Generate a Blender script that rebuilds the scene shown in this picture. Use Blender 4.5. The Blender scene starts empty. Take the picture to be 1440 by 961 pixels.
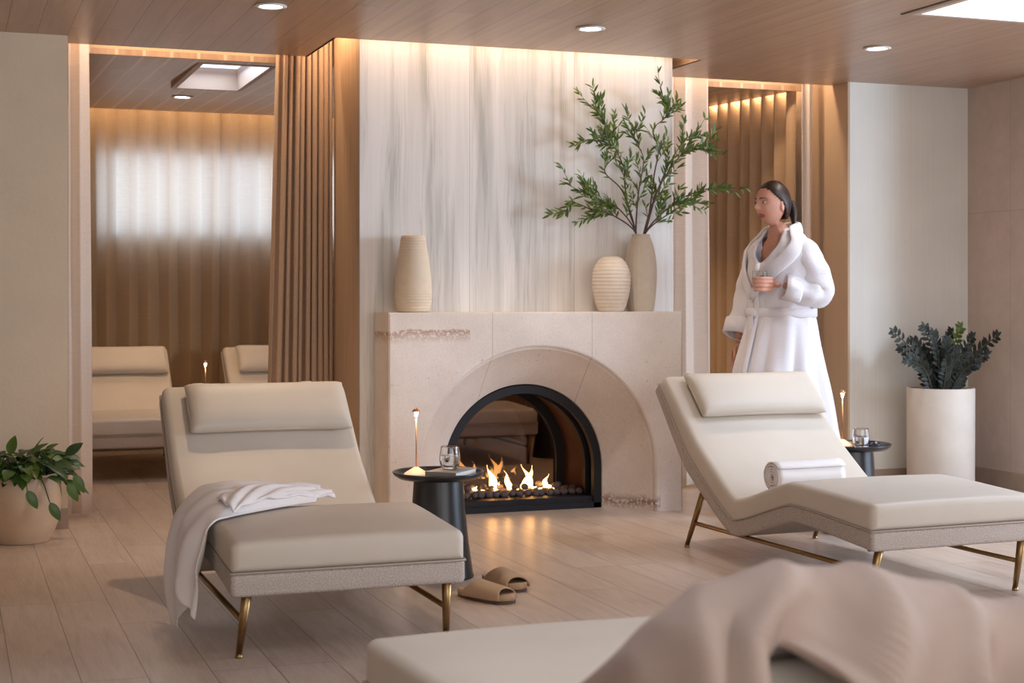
import bpy, bmesh, math, random
from math import sin, cos, pi, radians, sqrt, atan2, exp
from mathutils import Vector, Matrix, noise
V = Vector
sc = bpy.context.scene
COL = sc.collection
random.seed(7)

# ------------------------------------------------------------------ camera
CH = 1.13; FPX = 2150.0; YH = 418.0; YAW = math.atan(795 / 2150)
cam = bpy.data.cameras.new('camera'); co = bpy.data.objects.new('camera', cam); COL.objects.link(co)
co.location = (0, 0, CH); co.rotation_euler = (pi / 2, 0, -YAW)
cam.sensor_width = 36; cam.lens = 36 * FPX / 1440; cam.shift_y = -(480.5 - YH) / 1440
cam.clip_start = 0.05; cam.clip_end = 200
cam.dof.use_dof = True; cam.dof.focus_distance = 6.4; cam.dof.aperture_fstop = 5.0
sc.camera = co

def ratio(px):
    u = (px - 720) / FPX
    return (sin(YAW) + cos(YAW) * u) / (cos(YAW) - sin(YAW) * u)
def at(px, py, Y):
    """the point of the plane y = Y that the photograph shows at pixel (px, py)"""
    u = (px - 720) / FPX
    t = Y / (cos(YAW) - sin(YAW) * u)
    return V((ratio(px) * Y, Y, CH + (YH - py) / FPX * t))

# ------------------------------------------------------------------ materials
def srgb(r, g, b):
    f = lambda c: (c / 255 / 12.92) if c / 255 <= 0.04045 else ((c / 255 + 0.055) / 1.055) ** 2.4
    return (f(r), f(g), f(b), 1)
class NT:
    def __init__(s, name):
        s.m = bpy.data.materials.new(name); s.m.use_nodes = True
        s.t = s.m.node_tree; s.b = s.t.nodes['Principled BSDF']; s.out = s.t.nodes['Material Output']
        s._tc = None
    def n(s, kind, **kw):
        x = s.t.nodes.new(kind)
        for k, v in kw.items():
            if hasattr(x, k): setattr(x, k, v)
        return x
    def l(s, a, b): s.t.links.new(a, b)
    def co(s, scale=(1, 1, 1), rot=(0, 0, 0), loc=(0, 0, 0), src='Object'):
        if s._tc is None: s._tc = s.n('ShaderNodeTexCoord')
        m = s.n('ShaderNodeMapping'); s.l(s._tc.outputs[src], m.inputs[0])
        m.inputs['Scale'].default_value = scale; m.inputs['Rotation'].default_value = rot; m.inputs['Location'].default_value = loc
        return m.outputs[0]
    def noise(s, vec, scale=5, detail=4, rough=.55, dist=0):
        x = s.n('ShaderNodeTexNoise'); s.l(vec, x.inputs['Vector'])
        x.inputs['Scale'].default_value = scale; x.inputs['Detail'].default_value = detail
        x.inputs['Roughness'].default_value = rough; x.inputs['Distortion'].default_value = dist
        return x.outputs['Fac']
    def ramp(s, fac, stops, interp='LINEAR'):
        r = s.n('ShaderNodeValToRGB'); s.l(fac, r.inputs[0]); r.color_ramp.interpolation = interp
        e = r.color_ramp.elements
        while len(e) < len(stops): e.new(.5)
        for i, (p, c) in enumerate(stops): e[i].position = p; e[i].color = c if len(c) == 4 else (*c, 1)
        return r.outputs[0]
    def mix(s, fac, a, b, mode='MIX'):
        x = s.n('ShaderNodeMix'); x.data_type = 'RGBA'; x.blend_type = mode
        for v, i in ((fac, 0), (a, 6), (b, 7)):
            if isinstance(v, (int, float)): x.inputs[i].default_value = v
            elif isinstance(v, tuple): x.inputs[i].default_value = v
            else: s.l(v, x.inputs[i])
        return x.outputs[2]
    def math(s, op, a, b=None, c=None, clamp=False):
        x = s.n('ShaderNodeMath'); x.operation = op; x.use_clamp = clamp
        for i, v in enumerate((a, b, c)):
            if v is None: continue
            if isinstance(v, (int, float)): x.inputs[i].default_value = v
            else: s.l(v, x.inputs[i])
        return x.outputs[0]
    def sep(s, vec):
        x = s.n('ShaderNodeSeparateXYZ'); s.l(vec, x.inputs[0]); return x.outputs
    def comb(s, x, y, z):
        c = s.n('ShaderNodeCombineXYZ')
        for i, v in enumerate((x, y, z)):
            if isinstance(v, (int, float)): c.inputs[i].default_value = v
            else: s.l(v, c.inputs[i])
        return c.outputs[0]
    def bump(s, h, strength=.3, dist=.002, prev=None):
        x = s.n('ShaderNodeBump'); x.inputs['Strength'].default_value = strength; x.inputs['Distance'].default_value = dist
        s.l(h, x.inputs['Height'])
        if prev: s.l(prev, x.inputs['Normal'])
        return x.outputs[0]
    def fin(s, col=None, rough=None, metal=0, nrm=None, spec=None, **kw):
        b = s.b
        if col is not None:
            if isinstance(col, tuple): b.inputs['Base Color'].default_value = col
            else: s.l(col, b.inputs['Base Color'])
        if rough is not None:
            if isinstance(rough, (int, float)): b.inputs['Roughness'].default_value = rough
            else: s.l(rough, b.inputs['Roughness'])
        b.inputs['Metallic'].default_value = metal
        if spec is not None: b.inputs['Specular IOR Level'].default_value = spec
        if nrm: s.l(nrm, b.inputs['Normal'])
        for k, v in kw.items(): b.inputs[k.replace('_', ' ')].default_value = v
        return s.m

def simple(name, rgb, rough=.5, metal=0, noise_amt=.0, nscale=20, bump=0, bscale=200, bdist=.001, **kw):
    m = NT(name); c = srgb(*rgb)
    col = c
    if noise_amt:
        nz = m.noise(m.co(), nscale, 4)
        dk = tuple(v * (1 - noise_amt) for v in c[:3]) + (1,); lt = tuple(min(1, v * (1 + noise_amt)) for v in c[:3]) + (1,)
        col = m.ramp(nz, [(.3, dk), (.7, lt)])
    nr = None
    if bump: nr = m.bump(m.noise(m.co(), bscale, 3), bump, bdist)
    return m.fin(col, rough, metal, nr, **kw)

def m_floor():
    m = NT('oak_floor_planks')
    s = m.sep(m.co())
    vec = m.comb(m.math('ADD', s[1], .32), m.math('ADD', s[0], -.371 + .19 * 20), 0.0)
    br = m.n('ShaderNodeTexBrick'); m.l(vec, br.inputs['Vector'])
    br.inputs['Scale'].default_value = 1; br.inputs['Brick Width'].default_value = 1.24; br.inputs['Row Height'].default_value = .19
    br.inputs['Mortar Size'].default_value = .0013; br.inputs['Mortar Smooth'].default_value = .1
    br.offset = .37; br.offset_frequency = 3; br.inputs['Bias'].default_value = 0
    br.inputs['Color1'].default_value = (0, 0, 0, 1); br.inputs['Color2'].default_value = (1, 1, 1, 1); br.inputs['Mortar'].default_value = (.5, .5, .5, 1)
    tone = br.outputs['Color']
    off = m.math('MULTIPLY', tone, 37.0)
    gv = m.comb(m.math('MULTIPLY', s[1], 1.3), m.math('ADD', m.math('MULTIPLY', s[0], 13), off), off)
    g = m.noise(gv, 1.6, 6, .62, 1.2)
    fine = m.noise(m.comb(m.math('MULTIPLY', s[1], 9), m.math('MULTIPLY', s[0], 160), 0.0), 1, 3, .6)
    c = m.ramp(g, [(.30, srgb(176, 155, 138)), (.5, srgb(199, 179, 163)), (.72, srgb(213, 195, 181))])
    c = m.mix(.22, c, m.ramp(tone, [(0, srgb(178, 157, 140)), (1, srgb(220, 204, 190))]))
    c = m.mix(.16, c, m.ramp(fine, [(.3, srgb(140, 116, 98)), (.7, srgb(222, 205, 190))]))
    c = m.mix(br.outputs['Fac'], c, srgb(112, 90, 74))
    r = m.math('MULTIPLY_ADD', g, .16, .24)
    n1 = m.bump(m.math('SUBTRACT', 1.0, br.outputs['Fac']), .5, .001)
    n2 = m.bump(fine, .12, .0006, n1)
    return m.fin(c, r, 0, n2, spec=.55)

def m_ceiling(name='ceiling_wood_planks', pale=False):
    m = NT(name)
    s = m.sep(m.co())
    vec = m.comb(m.math('ADD', s[1], 9.3), m.math('ADD', s[0], 20.04), 0.0)
    br = m.n('ShaderNodeTexBrick'); m.l(vec, br.inputs['Vector'])
    br.inputs['Scale'].default_value = 1; br.inputs['Brick Width'].default_value = 2.4; br.inputs['Row Height'].default_value = .142
    br.inputs['Mortar Size'].default_value = .009 if pale else .0014; br.inputs['Mortar Smooth'].default_value = .1  # pale: wide joints painted as the light gleaming along the grooves
    br.offset = .41; br.offset_frequency = 3
    br.inputs['Color1'].default_value = (0, 0, 0, 1); br.inputs['Color2'].default_value = (1, 1, 1, 1); br.inputs['Mortar'].default_value = (.5, .5, .5, 1)
    tone = br.outputs['Color']; off = m.math('MULTIPLY', tone, 23.0)
    g = m.noise(m.comb(m.math('MULTIPLY', s[1], .9), m.math('ADD', m.math('MULTIPLY', s[0], 22), off), off), 1.2, 6, .6, .6)
    c = m.ramp(g, [(.28, srgb(160, 130, 108)), (.52, srgb(176, 146, 124)), (.75, srgb(190, 162, 140))])
    c = m.mix(.25, c, m.ramp(tone, [(0, srgb(158, 128, 108)), (1, srgb(196, 168, 146))]))
    c = m.mix(br.outputs['Fac'], c, srgb(104, 76, 58) if not pale else srgb(206, 180, 160))  # pale joint colour carries the reflected light
    n1 = m.bump(m.math('SUBTRACT', 1.0, br.outputs['Fac']), .4, .001)
    return m.fin(c, .34, 0, n1, spec=.5)

def m_marble():
    m = NT('striped_marble')
    s = m.sep(m.co())
    w = m.noise(m.comb(m.math('MULTIPLY', s[0], 1.5), 0.0, m.math('MULTIPLY', s[2], 1.1)), 1, 3)
    xx = m.math('ADD', s[0], m.math('MULTIPLY', w, .05))
    slab = m.math('FLOOR', m.math('DIVIDE', m.math('SUBTRACT', s[0], 1.966), .59))
    o = m.math('MULTIPLY', slab, 3.7)
    def vein(fx, fz, oo, det=5): return m.noise(m.comb(m.math('MULTIPLY', xx, fx), m.math('ADD', o, oo), m.math('MULTIPLY', s[2], fz)), 1, det, .62, .3)
    broad = vein(5.0, .30, 1.0, 3); mid = vein(16, .7, 5.0); fine = vein(60, 1.3, 9.0)
    c = m.ramp(mid, [(.28, srgb(214, 212, 209)), (.42, srgb(230, 227, 224)), (.7, srgb(238, 234, 230))])
    grey = m.ramp(m.math('MULTIPLY', m.ramp(broad, [(.51, (0, 0, 0)), (.64, (1, 1, 1))]), m.ramp(mid, [(.38, (.25,) * 3), (.58, (1,) * 3)])), [(0, (0, 0, 0)), (1, (1, 1, 1))])
    c = m.mix(m.math('MULTIPLY', grey, .75), c, srgb(166, 165, 158))
    ln = m.ramp(vein(26, .55, 14.0, 4), [(.475, (0, 0, 0)), (.5, (1, 1, 1)), (.525, (0, 0, 0))])
    c = m.mix(m.math('MULTIPLY', m.math('MULTIPLY', ln, m.ramp(broad, [(.46, (0, 0, 0)), (.58, (1, 1, 1))])), .32), c, srgb(128, 120, 98))
    c = m.mix(m.math('MULTIPLY', m.ramp(fine, [(.42, (1,) * 3), (.62, (0,) * 3)]), .14), c, srgb(186, 182, 178))
    fr = m.math('FRACT', m.math('DIVIDE', m.math('SUBTRACT', s[0], 1.966), .59))
    seam = m.math('LESS_THAN', fr, .0035)
    c = m.mix(m.math('MULTIPLY', seam, .55), c, srgb(120, 112, 104))
    return m.fin(c, .38, 0, spec=.4)

def m_limestone():
    m = NT('shell_limestone')
    s = m.sep(m.co())
    big = m.noise(m.co(), 3.2, 5, .6)
    c = m.ramp(big, [(.3, srgb(220, 208, 198)), (.55, srgb(232, 221, 212)), (.75, srgb(239, 229, 221))])
    fine = m.noise(m.co(), 90, 4, .7)
    c = m.mix(m.ramp(fine, [(.45, (0, 0, 0)), (.8, (.35,) * 3)]), c, srgb(190, 168, 150))
    vo = m.n('ShaderNodeTexVoronoi'); m.l(m.co(), vo.inputs['Vector']); vo.inputs['Scale'].default_value = 26
    pit = m.ramp(m.math('ADD', vo.outputs['Distance'], m.math('MULTIPLY', m.noise(m.co(), 130, 2), .25)), [(.20, (1,) * 3), (.27, (0,) * 3)])
    where = m.ramp(m.noise(m.co(loc=(3, 1, 2)), 7, 3), [(.52, (0,) * 3), (.62, (1,) * 3)])
    pit = m.math('MULTIPLY', pit, where)
    c = m.mix(m.math('MULTIPLY', pit, .6), c, srgb(176, 148, 130))
    # fossil band near the top left corner and at the foot of the right jamb
    def band(x0, x1, z0, z1, wob):
        zc = m.math('ADD', s[2], m.math('MULTIPLY', m.noise(m.comb(m.math('MULTIPLY', s[0], 9), 0.0, 0.0), 1, 2), wob))
        a = m.math('MULTIPLY', m.math('GREATER_THAN', s[0], x0), m.math('LESS_THAN', s[0], x1))
        b = m.ramp(zc, [(z0, (0,) * 3), ((z0 + z1) / 2, (1,) * 3), (z1, (0,) * 3)])
        d = m.ramp(m.noise(m.co(), 55, 4, .7), [(.43, (0,) * 3), (.49, (1,) * 3)])
        return m.math('MULTIPLY', m.math('MULTIPLY', a, b), d)
    c = m.mix(m.math('MULTIPLY', band(2.0, 2.47, .93, 1.05, .06), .9), c, srgb(178, 140, 122))
    c = m.mix(m.math('MULTIPLY', band(3.28, 3.53, .03, .12, .06), .9), c, srgb(140, 104, 84))
    for x in (2.591, 3.139):
        k = m.math('LESS_THAN', m.math('ABSOLUTE', m.math('SUBTRACT', s[0], x)), .0016)
        k = m.math('MULTIPLY', k, m.math('GREATER_THAN', s[2], .5))
        c = m.mix(m.math('MULTIPLY', k, .55), c, srgb(150, 130, 116))
    h = m.math('SUBTRACT', m.math('MULTIPLY', fine, .3), pit)
    return m.fin(c, .62, 0, m.bump(h, .35, .002), spec=.3)

def m_plaster(name, rgb, seams=False, rough=.75, b=.35, lined=False, var=.05):
    m = NT(name); c0 = srgb(*rgb)
    n1 = m.noise(m.co(), 2.2, 5, .6)
    mk = lambda k: tuple(min(1, v * k) for v in c0[:3]) + (1,)
    c = m.ramp(n1, [(.3, mk(1 - var)), (.7, mk(1 + var))])
    if lined:
        s = m.sep(m.co())
        ln = m.noise(m.comb(m.math('MULTIPLY', m.math('ADD', s[0], s[1]), 70), 0.0, m.math('MULTIPLY', s[2], .6)), 1, 3)
        c = m.mix(m.ramp(ln, [(.35, (.22,) * 3), (.7, (0,) * 3)]), c, mk(.8))
    if seams:
        s = m.sep(m.co())
        gr = m.noise(m.co(), 9, 6, .7)
        c = m.mix(.45, c, m.ramp(gr, [(.35, mk(.84)), (.68, mk(1.12))]))
        k = m.math('MAXIMUM', m.math('LESS_THAN', m.math('ABSOLUTE', m.math('SUBTRACT', s[2], 1.64)), .0022),
                   m.math('LESS_THAN', m.math('ABSOLUTE', m.math('SUBTRACT', s[1], 7.42)), .002))
        c = m.mix(m.math('MULTIPLY', k, .5), c, mk(.55))
    h = m.noise(m.co(), 42, 5, .65)
    return m.fin(c, rough, 0, m.bump(h, b, .004), spec=.25)

def m_fabric(name, rgb, trans=0, var=.06, weave=420, rough=.9, sheen=.2):
    m = NT(name); c0 = srgb(*rgb); mk = lambda k: tuple(min(1, v * k) for v in c0[:3]) + (1,)
    s = m.sep(m.co())
    n = m.noise(m.comb(m.math('MULTIPLY', m.math('ADD', s[0], s[1]), 60), 0.0, m.math('MULTIPLY', s[2], 60)), 1, 4, .7)
    n2 = m.noise(m.comb(m.math('MULTIPLY', m.math('ADD', s[0], s[1]), 8), 0.0, m.math('MULTIPLY', s[2], 300)), 1, 2)
    c = m.ramp(m.math('MULTIPLY_ADD', n2, .5, m.math('MULTIPLY', n, .5)), [(.35, mk(1 - var)), (.65, mk(1 + var))])
    m.fin(c, rough, 0, m.bump(n, .15, .001), spec=.15)
    m.b.inputs['Sheen Weight'].default_value = sheen
    if trans:
        tr = m.n('ShaderNodeBsdfTranslucent'); m.l(c, tr.inputs[0])
        mx = m.n('ShaderNodeMixShader'); mx.inputs[0].default_value = trans
        m.l(m.b.outputs[0], mx.inputs[1]); m.l(tr.outputs[0], mx.inputs[2]); m.l(mx.outputs[0], m.out.inputs[0])
    return m.m

def m_boucle():
    m = NT('boucle_tweed'); n = m.noise(m.co(), 260, 3, .8)
    c = m.ramp(n, [(.32, srgb(140, 128, 120)), (.47, srgb(186, 174, 165)), (.65, srgb(216, 206, 198))])
    return m.fin(c, .95, 0, m.bump(n, .8, .003), spec=.1)
def m_leather():
    m = NT('cream_faux_leather'); c0 = srgb(205, 194, 180)
    n = m.noise(m.co(), 3, 3)
    c = m.ramp(n, [(.3, srgb(201, 190, 176)), (.7, srgb(208, 198, 185))])
    big = m.noise(m.co(), 7, 3, .5); fine = m.noise(m.co(), 350, 3, .6)
    nr = m.bump(fine, .06, .0005, m.bump(big, .12, .01))
    return m.fin(c, .48, 0, nr, spec=.35)
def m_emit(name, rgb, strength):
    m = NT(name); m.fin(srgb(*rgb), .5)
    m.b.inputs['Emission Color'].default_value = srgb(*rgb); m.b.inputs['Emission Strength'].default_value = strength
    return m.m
def m_glass(name, tint=(1, 1, 1), rough=0):
    """clear glass: bends light and lets lamp light through"""
    m = NT(name)
    return m.fin((*tint, 1), rough, 0, Transmission_Weight=1.0, IOR=1.45)
def m_pane(name, tint, refl=.12):
    m = NT(name); t = m.n('ShaderNodeBsdfTransparent'); t.inputs[0].default_value = (*tint, 1)
    g = m.n('ShaderNodeBsdfGlossy'); g.inputs['Roughness'].default_value = .03; g.inputs[0].default_value = (.9, .9, .9, 1)
    f = m.n('ShaderNodeFresnel'); f.inputs[0].default_value = 1.5
    mx = m.n('ShaderNodeMixShader'); m.l(f.outputs[0], mx.inputs[0]); m.l(t.outputs[0], mx.inputs[1]); m.l(g.outputs[0], mx.inputs[2])
    m.l(mx.outputs[0], m.out.inputs[0]); return m.m
def m_flame():
    m = NT('gas_flame'); s = m.sep(m.co()); n = m.noise(m.co(), 14, 3)
    k = m.math('MULTIPLY_ADD', n, .06, s[2])
    c = m.ramp(m.math('MULTIPLY', k, 3.0), [(.30, (1.0, .60, .20)), (.55, (1.0, .42, .10)), (.95, (1.0, .22, .03))])
    m.fin((0, 0, 0, 1), 1); m.l(c, m.b.inputs['Emission Color']); m.b.inputs['Emission Strength'].default_value = 11
    t = m.n('ShaderNodeBsdfTransparent'); mx = m.n('ShaderNodeMixShader')
    lw = m.n('ShaderNodeLayerWeight'); lw.inputs[0].default_value = .35
    m.l(m.math('POWER', lw.outputs['Facing'], 1.5), mx.inputs[0])
    m.l(m.b.outputs[0], mx.inputs[1]); m.l(t.outputs[0], mx.inputs[2]); m.l(mx.outputs[0], m.out.inputs[0])
    return m.m
def m_leaf(name, a, b, rough=.4):
    m = NT(name)
    oi = m.n('ShaderNodeNewGeometry')
    c = m.ramp(oi.outputs['Random Per Island'], [(0, srgb(*a)), (1, srgb(*b))])
    m.fin(c, rough, 0, spec=.5)
    tr = m.n('ShaderNodeBsdfTranslucent'); m.l(c, tr.inputs[0])
    mx = m.n('ShaderNodeMixShader'); mx.inputs[0].default_value = .15
    m.l(m.b.outputs[0], mx.inputs[1]); m.l(tr.outputs[0], mx.inputs[2]); m.l(mx.outputs[0], m.out.inputs[0])
    return m.m
def m_wood_panel():
    m = NT('pale_wood_panel'); s = m.sep(m.co())
    g = m.noise(m.comb(m.math('MULTIPLY', s[0], 60), m.math('MULTIPLY', s[1], 60), m.math('MULTIPLY', s[2], 1.4)), 1, 5, .6)
    c = m.ramp(g, [(.3, srgb(178, 150, 122)), (.6, srgb(196, 170, 143)), (.8, srgb(205, 182, 157))])
    return m.fin(c, .55, 0, spec=.3)

M = dict(
    floor=m_floor(), ceil=m_ceiling(), ceil2=m_ceiling('inner_ceiling_planks_lit_gaps', True), marble=m_marble(), lime=m_limestone(),
    wall_l=m_plaster('left_plaster', (216, 196, 170)), wall_r=m_plaster('pale_grooved_plaster', (224, 222, 214), lined=True, b=.12, rough=.6),
    wall_rr=m_plaster('rose_concrete_plaster', (198, 180, 167), seams=True, b=.2, rough=.6, var=.06), wall=m_plaster('plain_plaster', (214, 204, 192)),
    wallend=m_plaster('warm_wall_end', (200, 176, 150), lined=True, b=.1, rough=.65),
    woodp=m_wood_panel(), base=simple('baseboard_wood', (166, 146, 130), .5, noise_amt=.06, nscale=12),
    cur_warm=m_fabric('linen_curtain_tan', (196, 168, 142)), cur_pale=m_fabric('linen_curtain_pale', (224, 210, 198)),
    cur_back=m_fabric('linen_curtain_sheer', (204, 174, 136), .38), cur_side=m_fabric('linen_curtain_sand', (200, 174, 144)),
    leather=m_leather(), boucle=m_boucle(), welt=simple('welt_piping', (176, 162, 150), .7), under=simple('underside_cloth', (146, 136, 126), .9),
    brass=simple('antique_brass', (150, 122, 82), .32, 1, noise_amt=.1, nscale=60), black=simple('black_lacquer', (26, 26, 30), .28, 0, spec=.6),
    iron=simple('black_iron', (28, 28, 34), .5, .3), liner=simple('rusty_firebox_liner', (74, 44, 32), .55, .4, noise_amt=.3, nscale=8),
    cer_a=simple('bisque_ceramic', (222, 205, 182), .7, 0, noise_amt=.04, nscale=30, bump=.2, bscale=300),
    cer_b=simple('cream_ceramic', (230, 216, 200), .7, 0, noise_amt=.04, nscale=30, bump=.2, bscale=300),
    cer_c=simple('sand_ceramic', (206, 193, 176), .75, 0, noise_amt=.04, nscale=30, bump=.2, bscale=300),
    pot_l=simple('beige_stoneware', (206, 176, 146), .5, 0, noise_amt=.05, nscale=6), pot_r=simple('white_fibre_cement', (214, 207, 198), .65, 0, noise_amt=.05, nscale=7, bump=.1),
    soil=simple('mossy_soil', (92, 84, 40), .95, 0, noise_amt=.5, nscale=60, bump=.8, bscale=90, bdist=.01),
    leaf_o=m_leaf('olive_leaf', (112, 134, 54), (58, 92, 36)), leaf_p=m_leaf('pothos_leaf', (84, 112, 44), (34, 66, 26), .32), leaf_z=m_leaf('zz_leaf', (40, 46, 36), (20, 26, 22), .55),
    leaf_zn=m_leaf('zz_leaf_young', (92, 108, 30), (70, 92, 26), .35),
    twig=simple('dark_twig', (92, 70, 62), .8), stalk=simple('green_stalk', (70, 78, 50), .6), stalk_z=simple('dark_stalk', (66, 66, 54), .6),
    towel=simple('white_towel', (236, 230, 228), .95, 0, bump=.5, bscale=260, bdist=.002), robe=simple('white_waffle_robe', (232, 230, 236), .95, 0, bump=.5, bscale=150, bdist=.003),
    blanket=simple('taupe_fleece', (170, 151, 139), .95, 0, noise_amt=.05, nscale=8, bump=.3, bscale=180, bdist=.002),
    lampbase_lit=m_emit('travertine_with_glow', (255, 212, 176), .25), lampglow=m_emit('lamp_diffuser', (255, 205, 150), 30),  # lamp base glows faintly, standing for bulb light falling on it
    lampstem=simple('copper_stem', (200, 150, 110), .35, .7),
    glass=m_glass('tumbler_glass'), water=m_glass('water', (.95, .98, 1)), pane=m_pane('fireplace_glass', (.62, .56, .54)),
    pane2=m_pane('thin_clear_glass', (.97, .98, 1)), wpane=m_pane('window_glass', (.95, .97, 1)), book=simple('grey_book_cover', (150, 144, 140), .6), paper=simple('book_pages', (236, 232, 228), .8),
    flame=m_flame(), lava=simple('lava_stone', (122, 108, 108), .85, 0, noise_amt=.3, nscale=30, bump=.6, bscale=60, bdist=.004),
    ring=simple('white_downlight_trim', (232, 228, 224), .5), diff=m_emit('downlight_lens', (255, 250, 244), 14), led=m_emit('warm_led_strip', (255, 190, 120), 12),
    frame=simple('bronze_window_frame', (90, 78, 68), .5, .4), skyf=simple('skylight_shaft_paint', (206, 188, 176), .6),
    slide=simple('taupe_rubber', (176, 146, 116), .55), sole=simple('dark_rubber_sole', (96, 76, 62), .7),
    nuts=simple('orange_nuts', (232, 140, 64), .5, 0, noise_amt=.3, nscale=50), skin=simple('skin', (204, 150, 128), .5, 0, noise_amt=.04, nscale=9, Subsurface_Weight=.1, Subsurface_Scale=.02),
    hair=simple('dark_brown_hair', (44, 26, 20), .45, 0, noise_amt=.3, nscale=40), lip=simple('lips', (168, 88, 84), .45), brow=simple('eyebrow', (58, 36, 28), .7),
    eye=simple('eye_white', (225, 220, 215), .3), iris=simple('iris', (50, 32, 22), .2),
    outside=m_emit('overcast_sky', (206, 222, 246), 1.0),
    skyw=simple('skylight_wood_lining', (186, 160, 142), .5),
)

# ------------------------------------------------------------------ mesh helpers
def obj(name, bm, mat, parent=None, smooth=True, kind=None):
    me = bpy.data.meshes.new(name)
    if isinstance(bm, bmesh.types.BMesh):
        bmesh.ops.recalc_face_normals(bm, faces=bm.faces); bm.to_mesh(me); bm.free()
    else: me = bm; me.name = name
    for mm in (mat if isinstance(mat, (list, tuple)) else [mat]): me.materials.append(mm)
    if smooth:
        for p in me.polygons: p.use_smooth = True
    o = bpy.data.objects.new(name, me); COL.objects.link(o)
    if parent: o.parent = parent
    if kind: o['kind'] = kind
    return o
def tag(o, label, cat, group=None, kind=None):
    o['label'] = label; o['category'] = cat
    if group: o['group'] = group
    if kind: o['kind'] = kind
    return o
def empty(name, loc, rz=0):
    o = bpy.data.objects.new(name, None); COL.objects.link(o); o.location = loc; o.rotation_euler = (0, 0, rz); o.empty_display_size = .05
    return o
def kids(o): return [c for c in bpy.data.objects if c.parent == o]
def copy_tree(o, parent=None):
    c = o.copy(); COL.objects.link(c)
    if parent: c.parent = parent
    for ch in kids(o): copy_tree(ch, c)
    return c
def autosmooth(o, ang=35):
    me = o.data; bm = bmesh.new(); bm.from_mesh(me)
    for e in bm.edges:
        if len(e.link_faces) == 2: e.smooth = e.calc_face_angle(0) < radians(ang)
    bm.to_mesh(me); bm.free(); return o
def box(bm, x0, x1, y0, y1, z0, z1, bev=0):
    vs = [bm.verts.new((x, y, z)) for z in (z0, z1) for y in (y0, y1) for x in (x0, x1)]
    fs = [bm.faces.new([vs[i] for i in f]) for f in ((0, 2, 3, 1), (4, 5, 7, 6), (0, 1, 5, 4), (2, 6, 7, 3), (0, 4, 6, 2), (1, 3, 7, 5))]
    if bev:
        es = list({e for f in fs for e in f.edges})
        bmesh.ops.bevel(bm, geom=es, offset=bev, segments=2, affect='EDGES', profile=.5)
    return fs
def B(*boxes, bev=0):
    bm = bmesh.new()
    for b in boxes: box(bm, *b, bev=bev)
    return bm
def lathe(prof, n=48, bm=None, cx=0, cy=0, cz=0, cap0=True, cap1=True, rf=None):
    bm = bm or bmesh.new(); rings = []
    for r, z in prof:
        rr = max(r, 1e-4)
        rings.append([bm.verts.new((cx + rr * (rf(k, z) if rf else 1) * cos(2 * pi * k / n), cy + rr * (rf(k, z) if rf else 1) * sin(2 * pi * k / n), cz + z)) for k in range(n)])
    for a, b in zip(rings, rings[1:]):
        for k in range(n): bm.faces.new((a[k], a[(k + 1) % n], b[(k + 1) % n], b[k]))
    if cap0: bm.faces.new(rings[0][::-1])
    if cap1: bm.faces.new(rings[-1])
    return bm
def tube(path, r, n=8, bm=None, closed=False, cap=True):
    bm = bm or bmesh.new(); path = [V(p) for p in path]; N = len(path)
    up = V((0, 0, 1)); rings = []
    prev = None
    for i, p in enumerate(path):
        a = path[(i - 1) % N] if (closed or i) else p; b = path[(i + 1) % N] if (closed or i < N - 1) else p
        t = (b - a)
        t = t.normalized() if t.length > 1e-9 else V((0, 0, 1))
        if prev is None:
            s = t.cross(up)
            if s.length < 1e-3: s = t.cross(V((1, 0, 0)))
            s.normalize()
        else: s = (prev - t * prev.dot(t)).normalized()
        prev = s; q = t.cross(s)
        rr = r(i / (N - 1)) if callable(r) else r
        rings.append([bm.verts.new(p + (s * cos(2 * pi * k / n) + q * sin(2 * pi * k / n)) * rr) for k in range(n)])
    M_ = N if closed else N - 1
    for i in range(M_):
        a, b = rings[i], rings[(i + 1) % N]
        for k in range(n): bm.faces.new((a[k], a[(k + 1) % n], b[(k + 1) % n], b[k]))
    if cap and not closed: bm.faces.new(rings[0][::-1]); bm.faces.new(rings[-1])
    return bm
def catmull(pts, per=8, closed=False):
    pts = [V(p) for p in pts]; N = len(pts); out = []
    segs = N if closed else N - 1
    for i in range(segs):
        if closed: p0, p1, p2, p3 = (pts[(i + k) % N] for k in (-1, 0, 1, 2))
        else: p0 = pts[max(i - 1, 0)]; p1 = pts[i]; p2 = pts[i + 1]; p3 = pts[min(i + 2, N - 1)]
        for k in range(per):
            t = k / per
            out.append(.5 * ((2 * p1) + (-p0 + p2) * t + (2 * p0 - 5 * p1 + 4 * p2 - p3) * t * t + (-p0 + 3 * p1 - 3 * p2 + p3) * t ** 3))
    if not closed: out.append(pts[-1])
    return out
def grid(rows, bm=None, wrap=False):
    bm = bm or bmesh.new(); vs = [[bm.verts.new(p) for p in r] for r in rows]; m = len(rows[0])
    for a, b in zip(vs, vs[1:]):
        for k in range(m if wrap else m - 1): bm.faces.new((a[k], a[(k + 1) % m], b[(k + 1) % m], b[k]))
    return bm, vs
def dense_rows(ctrl, pi_=8, pj=8):
    rows = [catmull(r, pj) for r in ctrl]
    cols = [catmull([r[j] for r in rows], pi_) for j in range(len(rows[0]))]
    return [[c[i] for c in cols] for i in range(len(cols[0]))]
def solid(o, th, off=0):
    m = o.modifiers.new('s', 'SOLIDIFY'); m.thickness = th; m.offset = off; return o
def subs(o, lv=1):
    m = o.modifiers.new('sub', 'SUBSURF'); m.levels = lv; m.render_levels = lv; return o
def area(name, loc, rot, sx, sy, power, col, spread=None):
    l = bpy.data.lights.new(name, 'AREA'); l.shape = 'RECTANGLE'; l.size = sx; l.size_y = sy; l.energy = power; l.color = col
    if spread: l.spread = spread
    o = bpy.data.objects.new(name, l); COL.objects.link(o); o.location = loc; o.rotation_euler = rot; return o
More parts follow.
